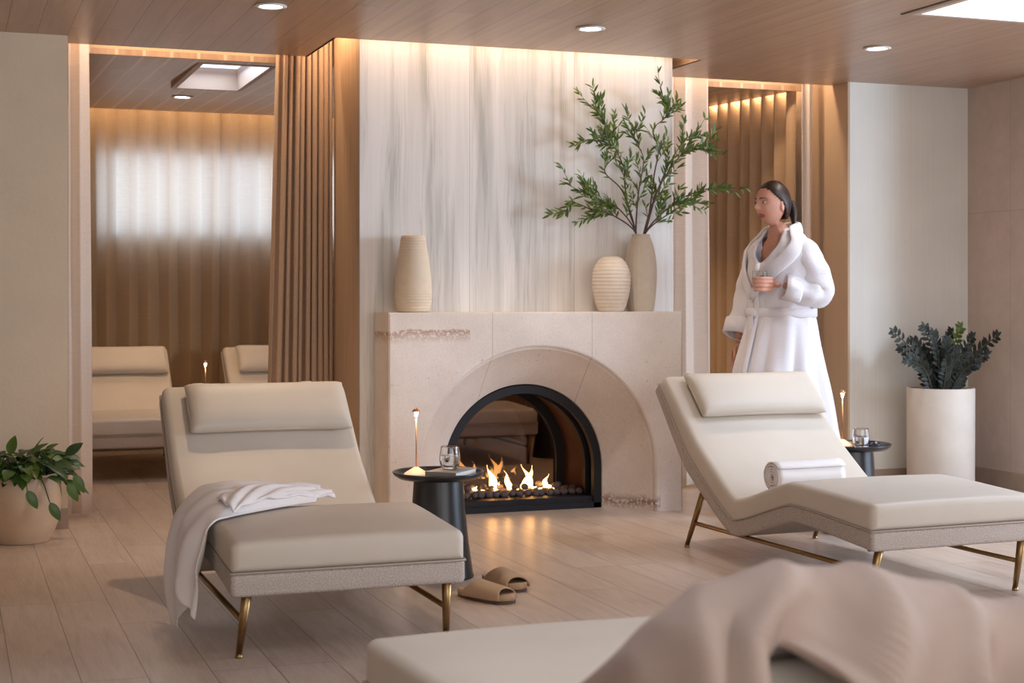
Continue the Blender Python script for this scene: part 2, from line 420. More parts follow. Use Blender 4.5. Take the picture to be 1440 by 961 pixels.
# ------------------------------------------------------------------ the room
HC = 2.408; TOP = 2.66; X0 = -2.6; X1 = 8.6; YB = -2.2
def struct(name, bm, mat, smooth=False): return obj(name, bm, mat, None, smooth, 'structure')
struct('floor', B((X0 - .2, X1 + .2, YB - .2, 11.8, -.1, 0)), M['floor'])
SK = (4.12, 5.30, 4.70, 5.83)
YS0, YS1 = 7.99, 8.22     # curtain slot between the main and the inner ceiling
def plate(x0, x1, y0, y1, z0, z1, holes):
    """a slab with rectangular openings"""
    xs = sorted({x0, x1, *[h[0] for h in holes], *[h[1] for h in holes]}); ys = sorted({y0, y1, *[h[2] for h in holes], *[h[3] for h in holes]}); out = []
    for xa, xb in zip(xs, xs[1:]):
        run = None
        for ya, yb in zip(ys, ys[1:]):
            cut = any(h[0] <= xa and xb <= h[1] and h[2] <= ya and yb <= h[3] for h in holes)
            if cut or xa < x0 or xb > x1 or ya < y0 or yb > y1:
                if run: out.append(run); run = None
            else: run = (xa, xb, run[2] if run else ya, yb, z0, z1)
        if run: out.append(run)
    return out
FILL_SK = (0.7, 2.3, 1.5, 3.1)  # added skylight, out of view, lighting the nearest lounger from above
struct('ceiling', B(*plate(X0, X1, YB, 7.365, HC, HC + .035, [SK, FILL_SK]), (X0, 1.80, 7.365, YS0, HC, HC + .035), (3.80, X1, 7.365, YS0, HC, HC + .035)), M['ceil'])
def zi(y): return 2.40 + .029 * (y - YS1)
def slab_in(bm, x0, x1, y0, y1):
    vs = [bm.verts.new((x, y, zi(y) + d)) for d in (0, .03) for (x, y) in ((x0, y0), (x1, y0), (x1, y1), (x0, y1))]
    for f in ((0, 1, 2, 3), (7, 6, 5, 4), (0, 4, 5, 1), (1, 5, 6, 2), (2, 6, 7, 3), (3, 7, 4, 0)): bm.faces.new([vs[i] for i in f])
IS = (1.31, 1.68, 8.40, 9.42); YE = 11.36
bm = bmesh.new()
for a in ((.25, IS[0], YS1, YE), (IS[1], 4.90, YS1, YE), (IS[0], IS[1], YS1, IS[2]), (IS[0], IS[1], IS[3], YE)): slab_in(bm, *a)
struct('ceiling_inner', bm, M['ceil2'])
struct('trim_slot_face', B((.25, 4.95, YS1 + .001, YS1 + .02, 2.398, TOP)), M['wallend'])
struct('trim_cove_return', B((1.786, 1.799, 7.366, YS0, HC - .0, TOP), (3.801, 3.815, 7.366, YS0, HC, TOP)), M['wallend'])
struct('ceiling_slab', B(*plate(X0 - .2, X1 + .2, YB - .2, 11.8, TOP, TOP + .1, [SK, FILL_SK])), M['wall'])
# skylight shafts; the one over the foreground is added, unseen
def shaft(name, x0, x1, y0, y1, z0, z1, mat, t=.03):
    return struct(name, B((x0 - t, x0 + .002, y0 - t, y1 + t, z0, z1), (x1 - .002, x1 + t, y0 - t, y1 + t, z0, z1), (x0, x1, y0 - t, y0 + .002, z0, z1), (x0, x1, y1 - .002, y1 + t, z0, z1)), mat)
shaft('window_1', *SK, HC - .001, 2.95, M['skyf'])
shaft('fill_skylight', *FILL_SK, HC - .001, 2.95, M['skyf'])
struct('fill_skylight_pane', B((FILL_SK[0], FILL_SK[1], FILL_SK[2], FILL_SK[3], 2.93, 2.94)), M['wpane'])
s = struct('window_1_pane', B((SK[0], SK[1], SK[2], SK[3], 2.93, 2.94)), M['wpane'])
shaft('window_2', *IS, zi(8.4) - .004, 2.56, M['skyw'], .03)
struct('window_2_pane', B((IS[0], IS[1], IS[2], IS[3], 2.535, 2.545)), M['outside'])
struct('trim_skylight', B((SK[0] - .085, SK[0] - .07, SK[2], SK[3] + .03, HC - .004, HC + .002)), M['frame'])
# walls
struct('wall_left', B((X0, .555, 7.755, 7.985, 0, HC), (X0, .555, 7.985, 8.22, 0, TOP)), M['wall_l'])
struct('baseboard_left', B((X0, .557, 7.743, 7.756, 0, .10)), M['base'])
struct('wall_right', B((5.03, 5.87, 7.82, 8.05, 0, HC + .01)), M['wall_r'])
struct('wall_right_end', B((5.018, 5.03, 7.822, 8.24, 0, HC + .01), (5.03, 5.9, 8.05, 8.24, 0, TOP)), M['wallend'])
struct('baseboard_right', B((5.02, 5.87, 7.808, 7.822, 0, .10)), M['base'])
struct('wall_corner', B((5.87, 6.05, 7.02, 8.24, 0, HC + .01)), M['wall_rr'])
struct('baseboard_corner', B((5.856, 5.871, 7.02, 7.81, 0, .10)), M['base'])
struct('wall_recess', B((6.05, X1 + .1, 7.02, 7.15, 0, HC + .01)), M['wall'])
struct('wall_west', B((X0 - .12, X0, YB, 8.2, 0, TOP)), M['wall'])
struct('wall_south', B((X0, X1, YB - .12, YB, 0, TOP)), M['wall'])
struct('wall_east', B((X1, X1 + .12, YB, 1.0, 0, TOP), (X1, X1 + .12, 5.6, 7.1, 0, TOP), (X1, X1 + .12, 1.0, 5.6, 0, .25), (X1, X1 + .12, 1.0, 5.6, 2.35, TOP)), M['wall'])
w = struct('window_3', B(*[(X1 + .03, X1 + .08, y, y + .05, .25, 2.35) for y in (1.0, 2.13, 3.27, 4.4, 5.55)], (X1 + .03, X1 + .08, 1, 5.6, .25, .3), (X1 + .03, X1 + .08, 1, 5.6, 2.3, 2.35)), M['frame'])
struct('wall_inner_left', B((.13, .25, 8.2, 11.8, 0, TOP)), M['wall'])
struct('wall_inner_right', B((5.02, 5.15, 8.25, 11.8, 0, TOP)), M['wall'])
WX0, WX1, WZ0, WZ1 = 1.03, 4.2, 1.58, 2.21
struct('wall_inner_back', B((.13, WX0, 11.66, 11.8, 0, TOP), (WX1, 5.1, 11.66, 11.8, 0, TOP), (WX0, WX1, 11.66, 11.8, 0, WZ0), (WX0, WX1, 11.66, 11.8, WZ1, TOP)), M['wall'])
struct('window_4', B(*[(x, x + .05, 11.7, 11.75, WZ0, WZ1) for x in (WX0, 2.02, 3.05, WX1 - .05)], (WX0, WX1, 11.7, 11.75, WZ0, WZ0 + .04), (WX0, WX1, 11.7, 11.75, WZ1 - .04, WZ1)), M['frame'])
# chimney block: marble facing in front, pale wood on the flanks, tunnel for the fire
CX0, CX1, CY0, CY1 = 1.966, 3.728, 7.55, 8.10
struct('wall_marble', B((CX0, CX1, CY0, CY0 + .02, 1.0, TOP), (CX0, 2.10, CY0, CY0 + .02, 0, 1.0), (3.60, CX1, CY0, CY0 + .02, 0, 1.0)), M['marble'])
def arch_pts(cx, cz, r, n=40, foot=0.0):
    return [(cx - r, foot)] + [(cx - r * cos(pi * k / n), cz + r * sin(pi * k / n)) for k in range(n + 1)] + [(cx + r, foot)]
bm = bmesh.new()
AR = arch_pts(2.853, .22, .452)
for y in (CY0 + .021, CY1):
    vs = [bm.verts.new((x, y, z)) for x, z in [(CX0 + .001, 0), (CX0 + .001, TOP), (CX1 - .001, TOP), (CX1 - .001, 0)] + AR[::-1]]
    bm.faces.new(vs)
bm.verts.ensure_lookup_table(); n = len(bm.verts) // 2
for k in range(n):
    j = (k + 1) % n
    if k == 3 or j == 0: continue
    bm.faces.new([bm.verts[i] for i in (k, j, n + j, n + k)])
struct('wall_chimney', bm, M['woodp'])

# ------------------------------------------------------------------ fireplace
fp = empty('fireplace', (2.853, 7.54, 0))
tag(fp, 'pale limestone fireplace with a round arched see-through firebox and glowing gas fire', 'fireplace')
def par(o, root):
    """mesh written in room coordinates under a root that stands elsewhere"""
    o.parent = root; o.matrix_parent_inverse = Matrix.Translation(root.location).inverted(); return o
F0, F1, FH, FY = 2.047, 3.66, 1.053, 7.29
bm = bmesh.new()
NA = 48
prof = [(.662, FY), (.655, FY + .003), (.649, FY + .010), (.648, FY + .026), (.637, FY + .029), (.634, FY + .036), (.55, FY + .125), (.452, FY + .232), (.447, FY + .236), (.445, FY + .250)]
rows = [[V((x, y, z)) for x, z in arch_pts(2.853, .226, r, NA)] for r, y in prof]
_, vs = grid(rows, bm)
fr = [bm.verts.new((x, FY, z)) for x, z in ((F1, 0), (F1, FH), (F0, FH), (F0, 0))]
bm.faces.new(vs[0] + fr)
bk = [bm.verts.new((x, CY0, z)) for x, z in ((F1, 0), (F1, FH), (F0, FH), (F0, 0))]
for i in range(3): bm.faces.new((fr[i], fr[i + 1], bk[i + 1], bk[i]))
es = [e for e in bm.edges if all(v in fr for v in e.verts) and e.calc_length() > .5 and not all(abs(v.co.z) < 1e-4 for v in e.verts)]
bmesh.ops.bevel(bm, geom=es, offset=.006, segments=2, affect='EDGES')
o = par(obj('surround', bm, M['lime']), fp); autosmooth(o, 30)
def ring(cx, cz, r0, r1, y0, y1, n=40, foot=.0):
    a = arch_pts(cx, cz, r0, n, foot); b = arch_pts(cx, cz, r1, n, foot); bm = bmesh.new()
    _, v = grid([[V((x, y, z)) for x, z in p] for p, y in ((a, y0), (b, y0), (b, y1), (a, y1), (a, y0))], bm)
    bmesh.ops.remove_doubles(bm, verts=bm.verts, dist=1e-5); return bm
o = par(obj('front_frame', ring(2.853, .22, .444, .402, 7.535, 7.575), M['iron']), fp); autosmooth(o, 40)
o = par(obj('rail', ring(2.853, .22, .437, .420, 7.60, 7.615), M['iron']), fp); autosmooth(o, 40)
o = par(obj('inner_frame', ring(2.853, .22, .442, .395, 7.64, 7.67), M['iron']), fp); autosmooth(o, 40)
o = par(obj('liner', ring(2.853, .22, .4495, .436, 7.576, 8.06), M['liner']), fp); autosmooth(o, 40)
o = par(obj('back_frame', ring(2.853, .22, .436, .385, 8.03, 8.08), M['iron']), fp); autosmooth(o, 40)
bm = bmesh.new(); a = arch_pts(2.853, .22, .386, 40, .06)
for y in (8.050, 8.056): bm.faces.new([bm.verts.new((x, y, z)) for x, z in a])
par(obj('back_glass', bm, M['pane'], smooth=False), fp)
par(obj('threshold', B((2.41, 3.296, 7.535, 7.60, 0, .03), (2.43, 3.28, 7.55, 7.66, 0, .062), (2.41, 3.296, 7.542, 7.552, .03, .036), bev=.002), M['iron'], smooth=False), fp)
par(obj('burner_tray', B((2.42, 3.286, 7.661, 8.03, 0, .055)), M['iron'], smooth=False), fp)
# lava stones: one rounded lump, copied
def lump(seed, r):
    bm = bmesh.new(); bmesh.ops.create_icosphere(bm, subdivisions=2, radius=r)
    for v in bm.verts:
        k = noise.noise(v.co * (2.2 / r) * .5 + V((seed * 3.1, 0, 0))); v.co *= 1 + .16 * k; v.co.z *= .85
    return bm
protos = [lump(i, .021) for i in range(4)]
pm = []
for i, b in enumerate(protos):
    me = bpy.data.meshes.new('lava_stone'); b.to_mesh(me); b.free(); me.materials.append(M['lava'])
    for p in me.polygons: p.use_smooth = True
    pm.append(me)
rnd = random.Random(3)
spots = []
for row in range(5):
    y = 7.688 + row * .043; k = 0
    x = 2.455 + (.02 if row % 2 else 0)
    while x < 3.25:
        spots.append((x + rnd.uniform(-.006, .006), y + rnd.uniform(-.006, .006), .055 + .016 + rnd.uniform(0, .004))); x += .043
for x in [2.5 + .055 * i for i in range(13)]: spots.append((x + rnd.uniform(-.01, .01), 7.73 + rnd.uniform(0, .12), .100 + rnd.uniform(-.003, .006)))
for i, (x, y, z) in enumerate(spots):
    o = bpy.data.objects.new('lava_stone', pm[i % 4]); COL.objects.link(o); o.location = (x, y, z)
    sc_ = rnd.uniform(.85, 1.12); o.scale = (sc_,) * 3; o.rotation_euler = (rnd.uniform(-.4, .4), rnd.uniform(-.4, .4), rnd.uniform(0, 6))
    tag(o, 'small round lava stone lying among the flames in the fireplace', 'stone', 'round lava stones on the fireplace burner')
# flames: lofted tongues following a bent spine
def tongue(bm, x, y, h, w, bend, z0=.085, seed=0):
    N = 14; rows = []
    for i in range(N + 1):
        t = i / N; r = w * (sin(pi * min(1, t * 1.0 + .16)) ** .8) * (1 - t) ** .45 + .0006
        cx = x + bend * (t ** 1.7) + .012 * sin(t * 7 + seed) * t; cz = z0 + h * t
        rows.append([V((cx + r * cos(a), y + .45 * r * sin(a), cz)) for a in [2 * pi * k / 12 for k in range(12)]])
    _, v = grid(rows, bm, True); bm.faces.new(v[0][::-1]); bm.faces.new(v[-1])
bm = bmesh.new()
for px, ptop, w, bend, yy in ((690, 654, .026, -.03, 7.80), (712, 662, .020, -.04, 7.78), (703, 678, .015, .0, 7.82), (697, 686, .012, 0, 7.76), (668, 684, .014, .0, 7.80), (655, 686, .014, -.02, 7.78), (722, 684, .013, .0, 7.80),
                              (740, 653, .022, -.045, 7.79), (745, 655, .026, .05, 7.81), (738, 672, .022, .01, 7.77), (751, 684, .02, .02, 7.8), (768, 667, .017, .012, 7.80), (771, 680, .013, -.015, 7.77), (779, 688, .01, 0, 7.79), (680, 690, .012, .01, 7.81), (730, 688, .014, 0, 7.77), (760, 688, .014, 0, 7.8)):
    p = at(px, ptop, yy); tongue(bm, p.x - bend * .5, yy, p.z - .085, w, bend, seed=px)
o = obj('fire', bm, M['flame']); tag(o, 'orange gas flames rising between the lava stones of the fireplace', 'fire', None, 'stuff')

# ------------------------------------------------------------------ curtains
def curtain(name, pts, folds, amp, z0, z1, mat, label, group=None, flare=1.25, seed=0, sharp=1.0, per=10, rz=14, th=.004, phase=0, hem=0, lean=None):
    """cloth hung along the polyline pts with a number of vertical folds"""
    pts = [V((*p, 0)) for p in pts]; L = [0]
    for a, b in zip(pts, pts[1:]): L.append(L[-1] + (b - a).length)
    n = int(folds * per) + 1; rows = []
    for i in range(rz + 1):
        tz = i / rz; z = z0 + (z1 - z0) * tz; row = []
        A = amp * (1 + (flare - 1) * (1 - tz))
        for k in range(n):
            s = L[-1] * k / (n - 1); j = 0
            while j < len(L) - 2 and s > L[j + 1]: j += 1
            d = (pts[j + 1] - pts[j]).normalized(); p = pts[j] + d * (s - L[j]); q = V((-d.y, d.x, 0))
            f = k / per
            ph = 2 * pi * (f + phase) + 1.1 * noise.noise(V((f * .9 + seed * 7, tz * .5, 0)))
            w = sin(ph); w = math.copysign(abs(w) ** sharp, w)
            am = A * (.72 + .5 * noise.noise(V((f * .7 + seed, 3.3, tz * .25))))
            off = am * w + .006 * noise.noise(V((f * 3, tz * 3, seed)))
            pp = p + q * off + d * (am * .35 * sin(2 * ph))
            if lean: pp += lean(k / (n - 1), tz)
            row.append(V((pp.x, pp.y, z + (hem * (1 - tz) * sin(f * 3.1) if hem else 0))))
        rows.append(row)
    bm, _ = grid(rows); o = obj(name, bm, mat)
    if th: solid(o, th)
    tag(o, label, 'curtain', group); return o
curtain('curtain', [(.40, 11.565), (4.88, 11.565)], 30, .035, .01, 2.64, M['cur_back'], 'long sheer sand curtain hung across the far wall, its upper half glowing with daylight', None, 1.2, 1, .8, 12, 12, 0)
curtain('curtain', [(.580, 8.115), (.685, 8.115)], 1.3, .016, .02, 2.64, M['cur_pale'], 'narrow pale pink curtain beside the left plaster wall and round plant pot', None, 1.3, 2, 1, 14, lean=lambda u, t: V((.02 * u * (1 - t), 0, 0)))
curtain('curtain', [(1.675, 8.10), (1.955, 8.14)], 9, .055, .02, 2.64, M['cur_warm'], 'tan curtain gathered in tight pleats at the left of the marble chimney', None, 1.15, 3, .8, 12, lean=lambda u, t: V((-.07 * (1 - u) ** 2 * (1 - t), 0, 0)))
curtain('curtain', [(3.86, 8.10), (4.240, 8.12)], 3.0, .030, .02, 2.64, M['cur_pale'], 'greyish pale curtain gathered at the right of the marble chimney behind the leafy vase', None, 1.1, 4, .9, 14, lean=lambda u, t: V((.02 * u * (1 - t), 0, 0)))
curtain('curtain', [(4.875, 8.10), (4.955, 8.10)], 1.5, .03, .02, 2.64, M['cur_pale'], 'slim pale curtain edge hanging behind the woman, against the beige wall end', None, 1.1, 5, 1, 14)
curtain('curtain', [(4.925, 8.27), (4.905, 11.45)], 21, .04, .01, 2.55, M['cur_side'], 'sand coloured pleated curtain covering the side wall of the inner room, left of the woman', None, 1.1, 6, .6, 14)
# ------------------------------------------------------------------ lounger
PB = [(0, .202), (.531, .249), (1.003, .101), (1.42, .359), (1.702, .692)]
PT = [(.0, .375), (.570, .403), (.982, .268), (1.33, .500), (1.611, .772)]
LW = .76
def chaikin(p, n=3, k=.09):
    p = [V((a, b)) for a, b in p]
    for it in range(n):
        q = [p[0]]
        for a, b in zip(p, p[1:]):
            kk = k if it == 0 else .25
            q += [a.lerp(b, kk), a.lerp(b, 1 - kk)]
        p = q + [p[-1]]
    return p
def resample(p, n):
    """keep correspondences: same polyline structure, extra points on the long pieces"""
    out = []
    for a, b in zip(p, p[1:]):
        m = max(1, int(n * (b - a).length))
        out += [a.lerp(b, i / m) for i in range(m)]
    return out + [p[-1]]
def stations():
    a = chaikin(PB); b = chaikin(PT); sb = []; st = []
    for i in range(len(a) - 1):
        m = max(1, round((a[i + 1] - a[i]).length / .05))
        for k in range(m): sb.append(a[i].lerp(a[i + 1], k / m)); st.append(b[i].lerp(b[i + 1], k / m))
    return sb + [a[-1]], st + [b[-1]]
def slab(sb, st, f0, f1, w, r_side_top, r_side_bot, r_end, crown=0):
    """upholstered slab between fractions f0..f1 of the thickness, rounded on every edge; x across, y along, z up"""
    bm = bmesh.new(); rows = []; N = len(sb)
    def ringpts(pb, pt, inset, push):
        pb, pt = pb + push, pt + push
        d = pt - pb; T = d.length; d = d / T
        a = pb + d * T * f0; b = pb + d * T * f1; th = (b - a).length
        hw = w / 2; out = []
        def P(x, h): return V((x, (a + d * h).x, (a + d * h).y))
        i = inset
        rb = max(.001, r_side_bot - i * .3); rt = max(.001, r_side_top - i * .3)
        hb, htp = i, th - i; W = hw - i
        for k in range(5):
            t = pi / 2 * k / 4; out.append(P(-W + rb - rb * cos(t) if False else -(W - rb) - rb * cos(t), hb + rb - rb * sin(t)))
        for k in range(1, 8): out.append(P(-(W - rb) + 2 * (W - rb) * k / 8, hb))
        for k in range(5):
            t = pi / 2 * k / 4; out.append(P((W - rb) + rb * sin(t), hb + rb - rb * cos(t)))
        out.append(P(W, (hb + rb + htp - rt) / 2))
        for k in range(5):
            t = pi / 2 * k / 4; out.append(P((W - rt) + rt * cos(t), htp - rt + rt * sin(t)))
        for k in range(1, 8):
            u = 1 - 2 * k / 8; out.append(P((W - rt) * u, htp + crown * (1 - u * u)))
        for k in range(5):
            t = pi / 2 * k / 4; out.append(P(-(W - rt) - rt * sin(t), htp - rt + rt * cos(t)))
        out.append(P(-W, (hb + rb + htp - rt) / 2))
        return out
    def tang(i):
        a = ((sb[min(i + 1, N - 1)] + st[min(i + 1, N - 1)]) - (sb[max(i - 1, 0)] + st[max(i - 1, 0)])); return a.normalized()
    for k in range(4):
        t = pi / 2 * k / 4
        rows.append(ringpts(sb[0], st[0], r_end * (1 - sin(t)), tang(0) * (r_end * (1 - cos(t)))))
    first = 0
    while (sb[first] - sb[0]).length < r_end * 1.05: first += 1
    last = N - 1
    while (sb[last] - sb[-1]).length < r_end * 1.05: last -= 1
    for i in range(first, last + 1): rows.append(ringpts(sb[i], st[i], 0, V((0, 0))))
    for k in range(3, -1, -1):
        t = pi / 2 * k / 4
        rows.append(ringpts(sb[-1], st[-1], r_end * (1 - sin(t)), -tang(N - 1) * (r_end * (1 - cos(t)))))
    _, v = grid(rows, bm, True); bm.faces.new(v[0][::-1]); bm.faces.new(v[-1])
    return bm
def pillow_bm(w, h, t, n=26, m=16):
    bm = bmesh.new(); top = []; bot = []
    for j in range(m + 1):
        rt = []; rb = []
        for i in range(n + 1):
            u = -1 + 2 * i / n; v = -1 + 2 * j / m
            u = math.copysign(1 - (1 - abs(u)) ** 1.5, u); v = math.copysign(1 - (1 - abs(v)) ** 1.4, v)
            e = ((1 - u ** 12) * (1 - v ** 4)) if abs(u) < 1 and abs(v) < 1 else 0
            th = t / 2 * max(e, 0) ** .42
            cx = 1 - .035 * (abs(v) ** 3) * 0 - .02 * (1 - v * v); x = w / 2 * u * (1 - .012 * (1 - v * v)); y = h / 2 * v * (1 - .045 * (1 - u * u))
            wr = .0035 * noise.noise(V((u * 9, v * 3, 1))) * (abs(u) ** 3)
            rt.append(V((x, y, th + wr * (th > .004)))); rb.append(V((x, y, -th * .75)))
        top.append(rt); bot.append(rb)
    grid(top, bm); grid([r[::-1] for r in bot], bm)
    bmesh.ops.remove_doubles(bm, verts=bm.verts, dist=2e-4); return bm
def make_lounger():
    global PB, PT
    root = empty('chaise_lounge', (0, 0, 0)); sb, st = stations()
    obj('base', slab(sb, st, 0, .44, LW, .012, .016, .014), M['boucle'], root)
    obj('cushion', slab(sb, st, .43, 1.0, LW - .004, .026, .008, .024, .005), M['leather'], root)
    # piping along the seam between base and cushion
    loop = []
    mid = [a.lerp(b, .437) for a, b in zip(sb, st)]
    hw = LW / 2 + .000
    loop = [V((-hw, p.x, p.y)) for p in mid[1:-1]] + [V((-hw + .012, mid[-1].x, mid[-1].y)), V((hw - .012, mid[-1].x, mid[-1].y))] + [V((hw, p.x, p.y)) for p in mid[1:-1][::-1]] + [V((hw - .012, mid[0].x, mid[0].y)), V((-hw + .012, mid[0].x, mid[0].y))]
    obj('piping', tube(loop, .0038, 6, closed=True), M['welt'], root)
    # underside pan
    pan = [(.10, .190), (.531, .236), (1.0, .095), (1.36, .31)]
    # head pillow lying on the backrest, hung on two straps
    a, b = V(PT[3]), V(PT[4]); d = (b - a).normalized(); nn = V((-d.y, d.x))
    if nn.y < 0: nn = -nn
    c = b - d * .160 + nn * .030
    R = Matrix(((1, 0, 0), (0, d.x, nn.x), (0, d.y, nn.y))).to_4x4()
    bm = pillow_bm(.655, .252, .088); bmesh.ops.transform(bm, matrix=Matrix.Translation((.03, c.x, c.y)) @ R, verts=bm.verts)
    pil = obj('head_pillow', bm, M['leather'], root)
    ed = []
    for k in range(44):
        t = 2 * pi * k / 44; u = cos(t); v = sin(t); e = 5
        r = (abs(u) ** e + abs(v) ** e) ** (-1 / e); ed.append(V((.3235 * u * r, .1215 * v * r * (1 - .03 * (1 - (u * r) ** 2)), .002)))
    bm = tube(ed, .0035, 6, closed=True); bmesh.ops.transform(bm, matrix=Matrix.Translation((.03, c.x, c.y)) @ R, verts=bm.verts)
    obj('piping', bm, M['leather'], pil)
    for sx in (-.235, .215):
        q = b + d * .001; e2 = V(PB[4]) + d * .002
        path = [b - d * .06 + nn * .012, b - d * .012 + nn * .006, q + nn * .004, q.lerp(e2, .5) + d * .003, e2 - nn * .002, V(PB[4]) - d * .09 - nn * .004]
        path = [V((p.x, p.y, 0)) for p in path]
        bm = bmesh.new(); grid([[V((sx - .021, p.x, p.y)), V((sx, p.x, p.y + .0005)), V((sx + .021, p.x, p.y))] for p in path], bm)
        s = obj('strap', bm, M['leather'], pil); solid(s, .003)
    # four splayed legs on two side rails
    for sx in (-1, 1):
        xt, xf = sx * .325, sx * .340
        for (ty, tz, fy) in ((.030, .215, .085), (1.31, .30, 1.455)):
            bm = tube([V((xt, ty, tz)), V((xf, fy, .012))], lambda t: .0165 - .0065 * t, 12)
            lg = obj('leg', bm, M['brass'], root)
            obj('foot_cap', lathe([(.0125, 0), (.0125, .004), (.0105, .014)], 12, cx=xf, cy=fy), M['brass'], lg)
        z = .118
        yf = .030 + (.085 - .030) * (.215 - z) / .203; yb = 1.31 + (.145) * (.30 - z) / .288
        bm = tube([V((xt + sx * .007, yf, z)), V((xt + sx * .009, yb, z))], .0095, 8)
        obj('side_rail', bm, M['brass'], root)
    obj('cross_rail', tube([V((-.325, .10, .198)), V((.325, .10, .198))], .010, 8), M['under'], root)
    return root
lou = make_lounger()
def lounger(x, y, rz, label, group=None, first=False):
    o = lou if first else copy_tree(lou)
    o.location = (x, y, 0); o.rotation_euler = (0, 0, rz); tag(o, label, 'lounge chair', group); return o
A = lounger(1.198, 4.70, 0, 'cream lounge chair draped with a white robe, beside the black round side table', 'cream chaise loungers', True)
Bx, By, Ba = 3.145, 4.743, radians(2.0)
Bl = lounger(Bx + .38 * cos(Ba), By + .38 * sin(Ba), Ba, 'cream lounge chair with a rolled white towel on its seat', 'cream chaise loungers')
keep = (PB, PT)
PB = [(0, .202), (.531, .249), (1.003, .101), (1.42, .325), (1.735, .605)]; PT = [(.0, .375), (.570, .403), (.982, .268), (1.34, .462), (1.655, .695)]
lou, lou_keep = make_lounger(), lou
PBC, PTC = PB, PT; (PB, PT) = keep
Cl = lounger(1.245, 3.290, pi, 'cream lounge chair closest to the camera, half hidden under a taupe blanket', 'cream chaise loungers', True)
lou = lou_keep
Dl = lounger(1.115, 9.60, 0, 'cream lounge chair in the inner room beside the narrow pale pink curtain', 'cream chaise loungers')
El = lounger(2.27, 9.60, 0, 'cream lounge chair in the inner room, its back end seen beside the gathered tan curtain', 'cream chaise loungers')
Fl = lounger(3.36, 9.60, 0, 'cream lounge chair glimpsed through the glass of the fireplace', 'cream chaise loungers')

# ------------------------------------------------------------------ side tables, lamps, glasses
def make_table():
    r = empty('side_table', (0, 0, 0))
    obj('table_top', lathe([(.0, .395), (.10, .395), (.160, .399), (.180, .412), (.186, .424), (.184, .427), (.180, .424), (.172, .412), (.160, .4075), (0, .407)], 56), M['black'], r)
    o = obj('pedestal', lathe([(.140, 0), (.143, .006), (.140, .014), (.122, .14), (.108, .27), (.100, .395)], 48), M['black'], r); autosmooth(o, 50)
    return r
tb = make_table()
def table(x, y, label, first=False):
    o = tb if first else copy_tree(tb); o.location = (x, y, 0); tag(o, label, 'side table', 'round black side tables'); return o
T1 = (1.865, 5.90); T2 = (4.085, 6.33); T3 = (1.70, 10.75); T4 = (4.02, 10.05)
table(*T1, 'round black side table in front of the fireplace carrying a grey book', True)
table(*T2, 'round black side table behind the lounge chair that holds the rolled towel')
table(*T3, 'round black side table between two lounge chairs of the inner room')
table(*T4, 'round black side table glimpsed through the glass of the fireplace')
ZT = .4072
def make_lamp():
    r = empty('table_lamp', (0, 0, 0))
    o = obj('base', lathe([(.047, 0), (.049, .003), (.049, .010), (.046, .014), (.010, .036), (.004, .038)], 40), M['lampbase_lit'], r); autosmooth(o, 30)
    obj('stem', lathe([(.0028, .036), (.0026, .262)], 10), M['lampstem'], r)
    c = obj('lamp_cap', lathe([(.0165, .260), (.0168, .263), (.004, .276), (.001, .277)], 24), M['lampstem'], r)
    obj('bulb', lathe([(.0055, .240), (.0085, .2598), (.002, .2599)], 16), M['lampglow'], c)
    return r
lp = make_lamp()
def lamp(x, y, label, first=False):
    o = lp if first else copy_tree(lp); o.location = (x, y, ZT); tag(o, label, 'table lamp', 'slim cordless table lamps')
    l = bpy.data.lights.new('lamp_light', 'SPOT'); l.energy = 1.6; l.color = (1, .68, .42); l.spot_size = radians(75); l.spot_blend = .6; l.shadow_soft_size = .008
    q = bpy.data.objects.new('lamp_light', l); COL.objects.link(q); q.location = (x, y, ZT + .2385)
lamp(T1[0] - .088, T1[1] + .02, 'slim lit table lamp on the black table with the grey book', True)
lamp(T2[0] - .035, T2[1] + .03, 'slim lit table lamp on the black table near the tall white planter')
lamp(T3[0] - .0, T3[1] + .04, 'slim lit table lamp between the two lounge chairs of the inner room')
# open grey book / magazine under the tumbler
bk = empty('book', (T1[0] + .045, T1[1] - .03, ZT + .0005), radians(46))
obj('cover', B((-.10, .10, -.068, .068, 0, .0022), (-.10, .10, -.068, .068, .0238, .026), (-.10, -.097, -.068, .068, .0022, .0238)), M['book'], bk, smooth=False)
obj('pages', B((-.0968, .096, -.064, .064, .0023, .0237)), M['paper'], bk, smooth=False)
tag(bk, 'thick grey covered book lying flat under the tumbler on the black table', 'book')
def make_glass():
    r = empty('tumbler', (0, 0, 0))
    pr = [(0, 0), (.026, 0), (.034, .008), (.0415, .030), (.0420, .052), (.0385, .078), (.0368, .090), (.0352, .0905), (.0366, .078), (.0395, .052), (.0385, .031), (.030, .014), (0, .012)]
    obj('glass_body', lathe(catmull2(pr), 48, cap0=False, cap1=False), M['glass'], r)
    obj('water', lathe([(0, .0125), (.0296, .0145), (.0380, .031), (.0390, .050), (.0388, .056), (0, .056)], 40, cap0=False, cap1=False), M['water'], r)
    return r
def catmull2(p): return [(q.x, q.y) for q in catmull([(a, b, 0) for a, b in p], 3)]
gl = make_glass(); gl.location = (T1[0] + .045, T1[1] - .01, ZT + .027); tag(gl, 'clear glass tumbler of water standing on the grey book', 'tumbler', 'glass tumblers')
g2 = copy_tree(gl); g2.location = (T2[0] + .03, T2[1] - .03, ZT + .0005); tag(g2, 'clear glass tumbler beside the dish of nuts on the far black table', 'tumbler', 'glass tumblers')
bw = obj('nut_bowl', lathe([(0, 0), (.024, 0), (.028, .006), (.030, .032), (.028, .032), (.026, .008), (0, .005)], 32, cap0=False, cap1=False), M['pane2'])
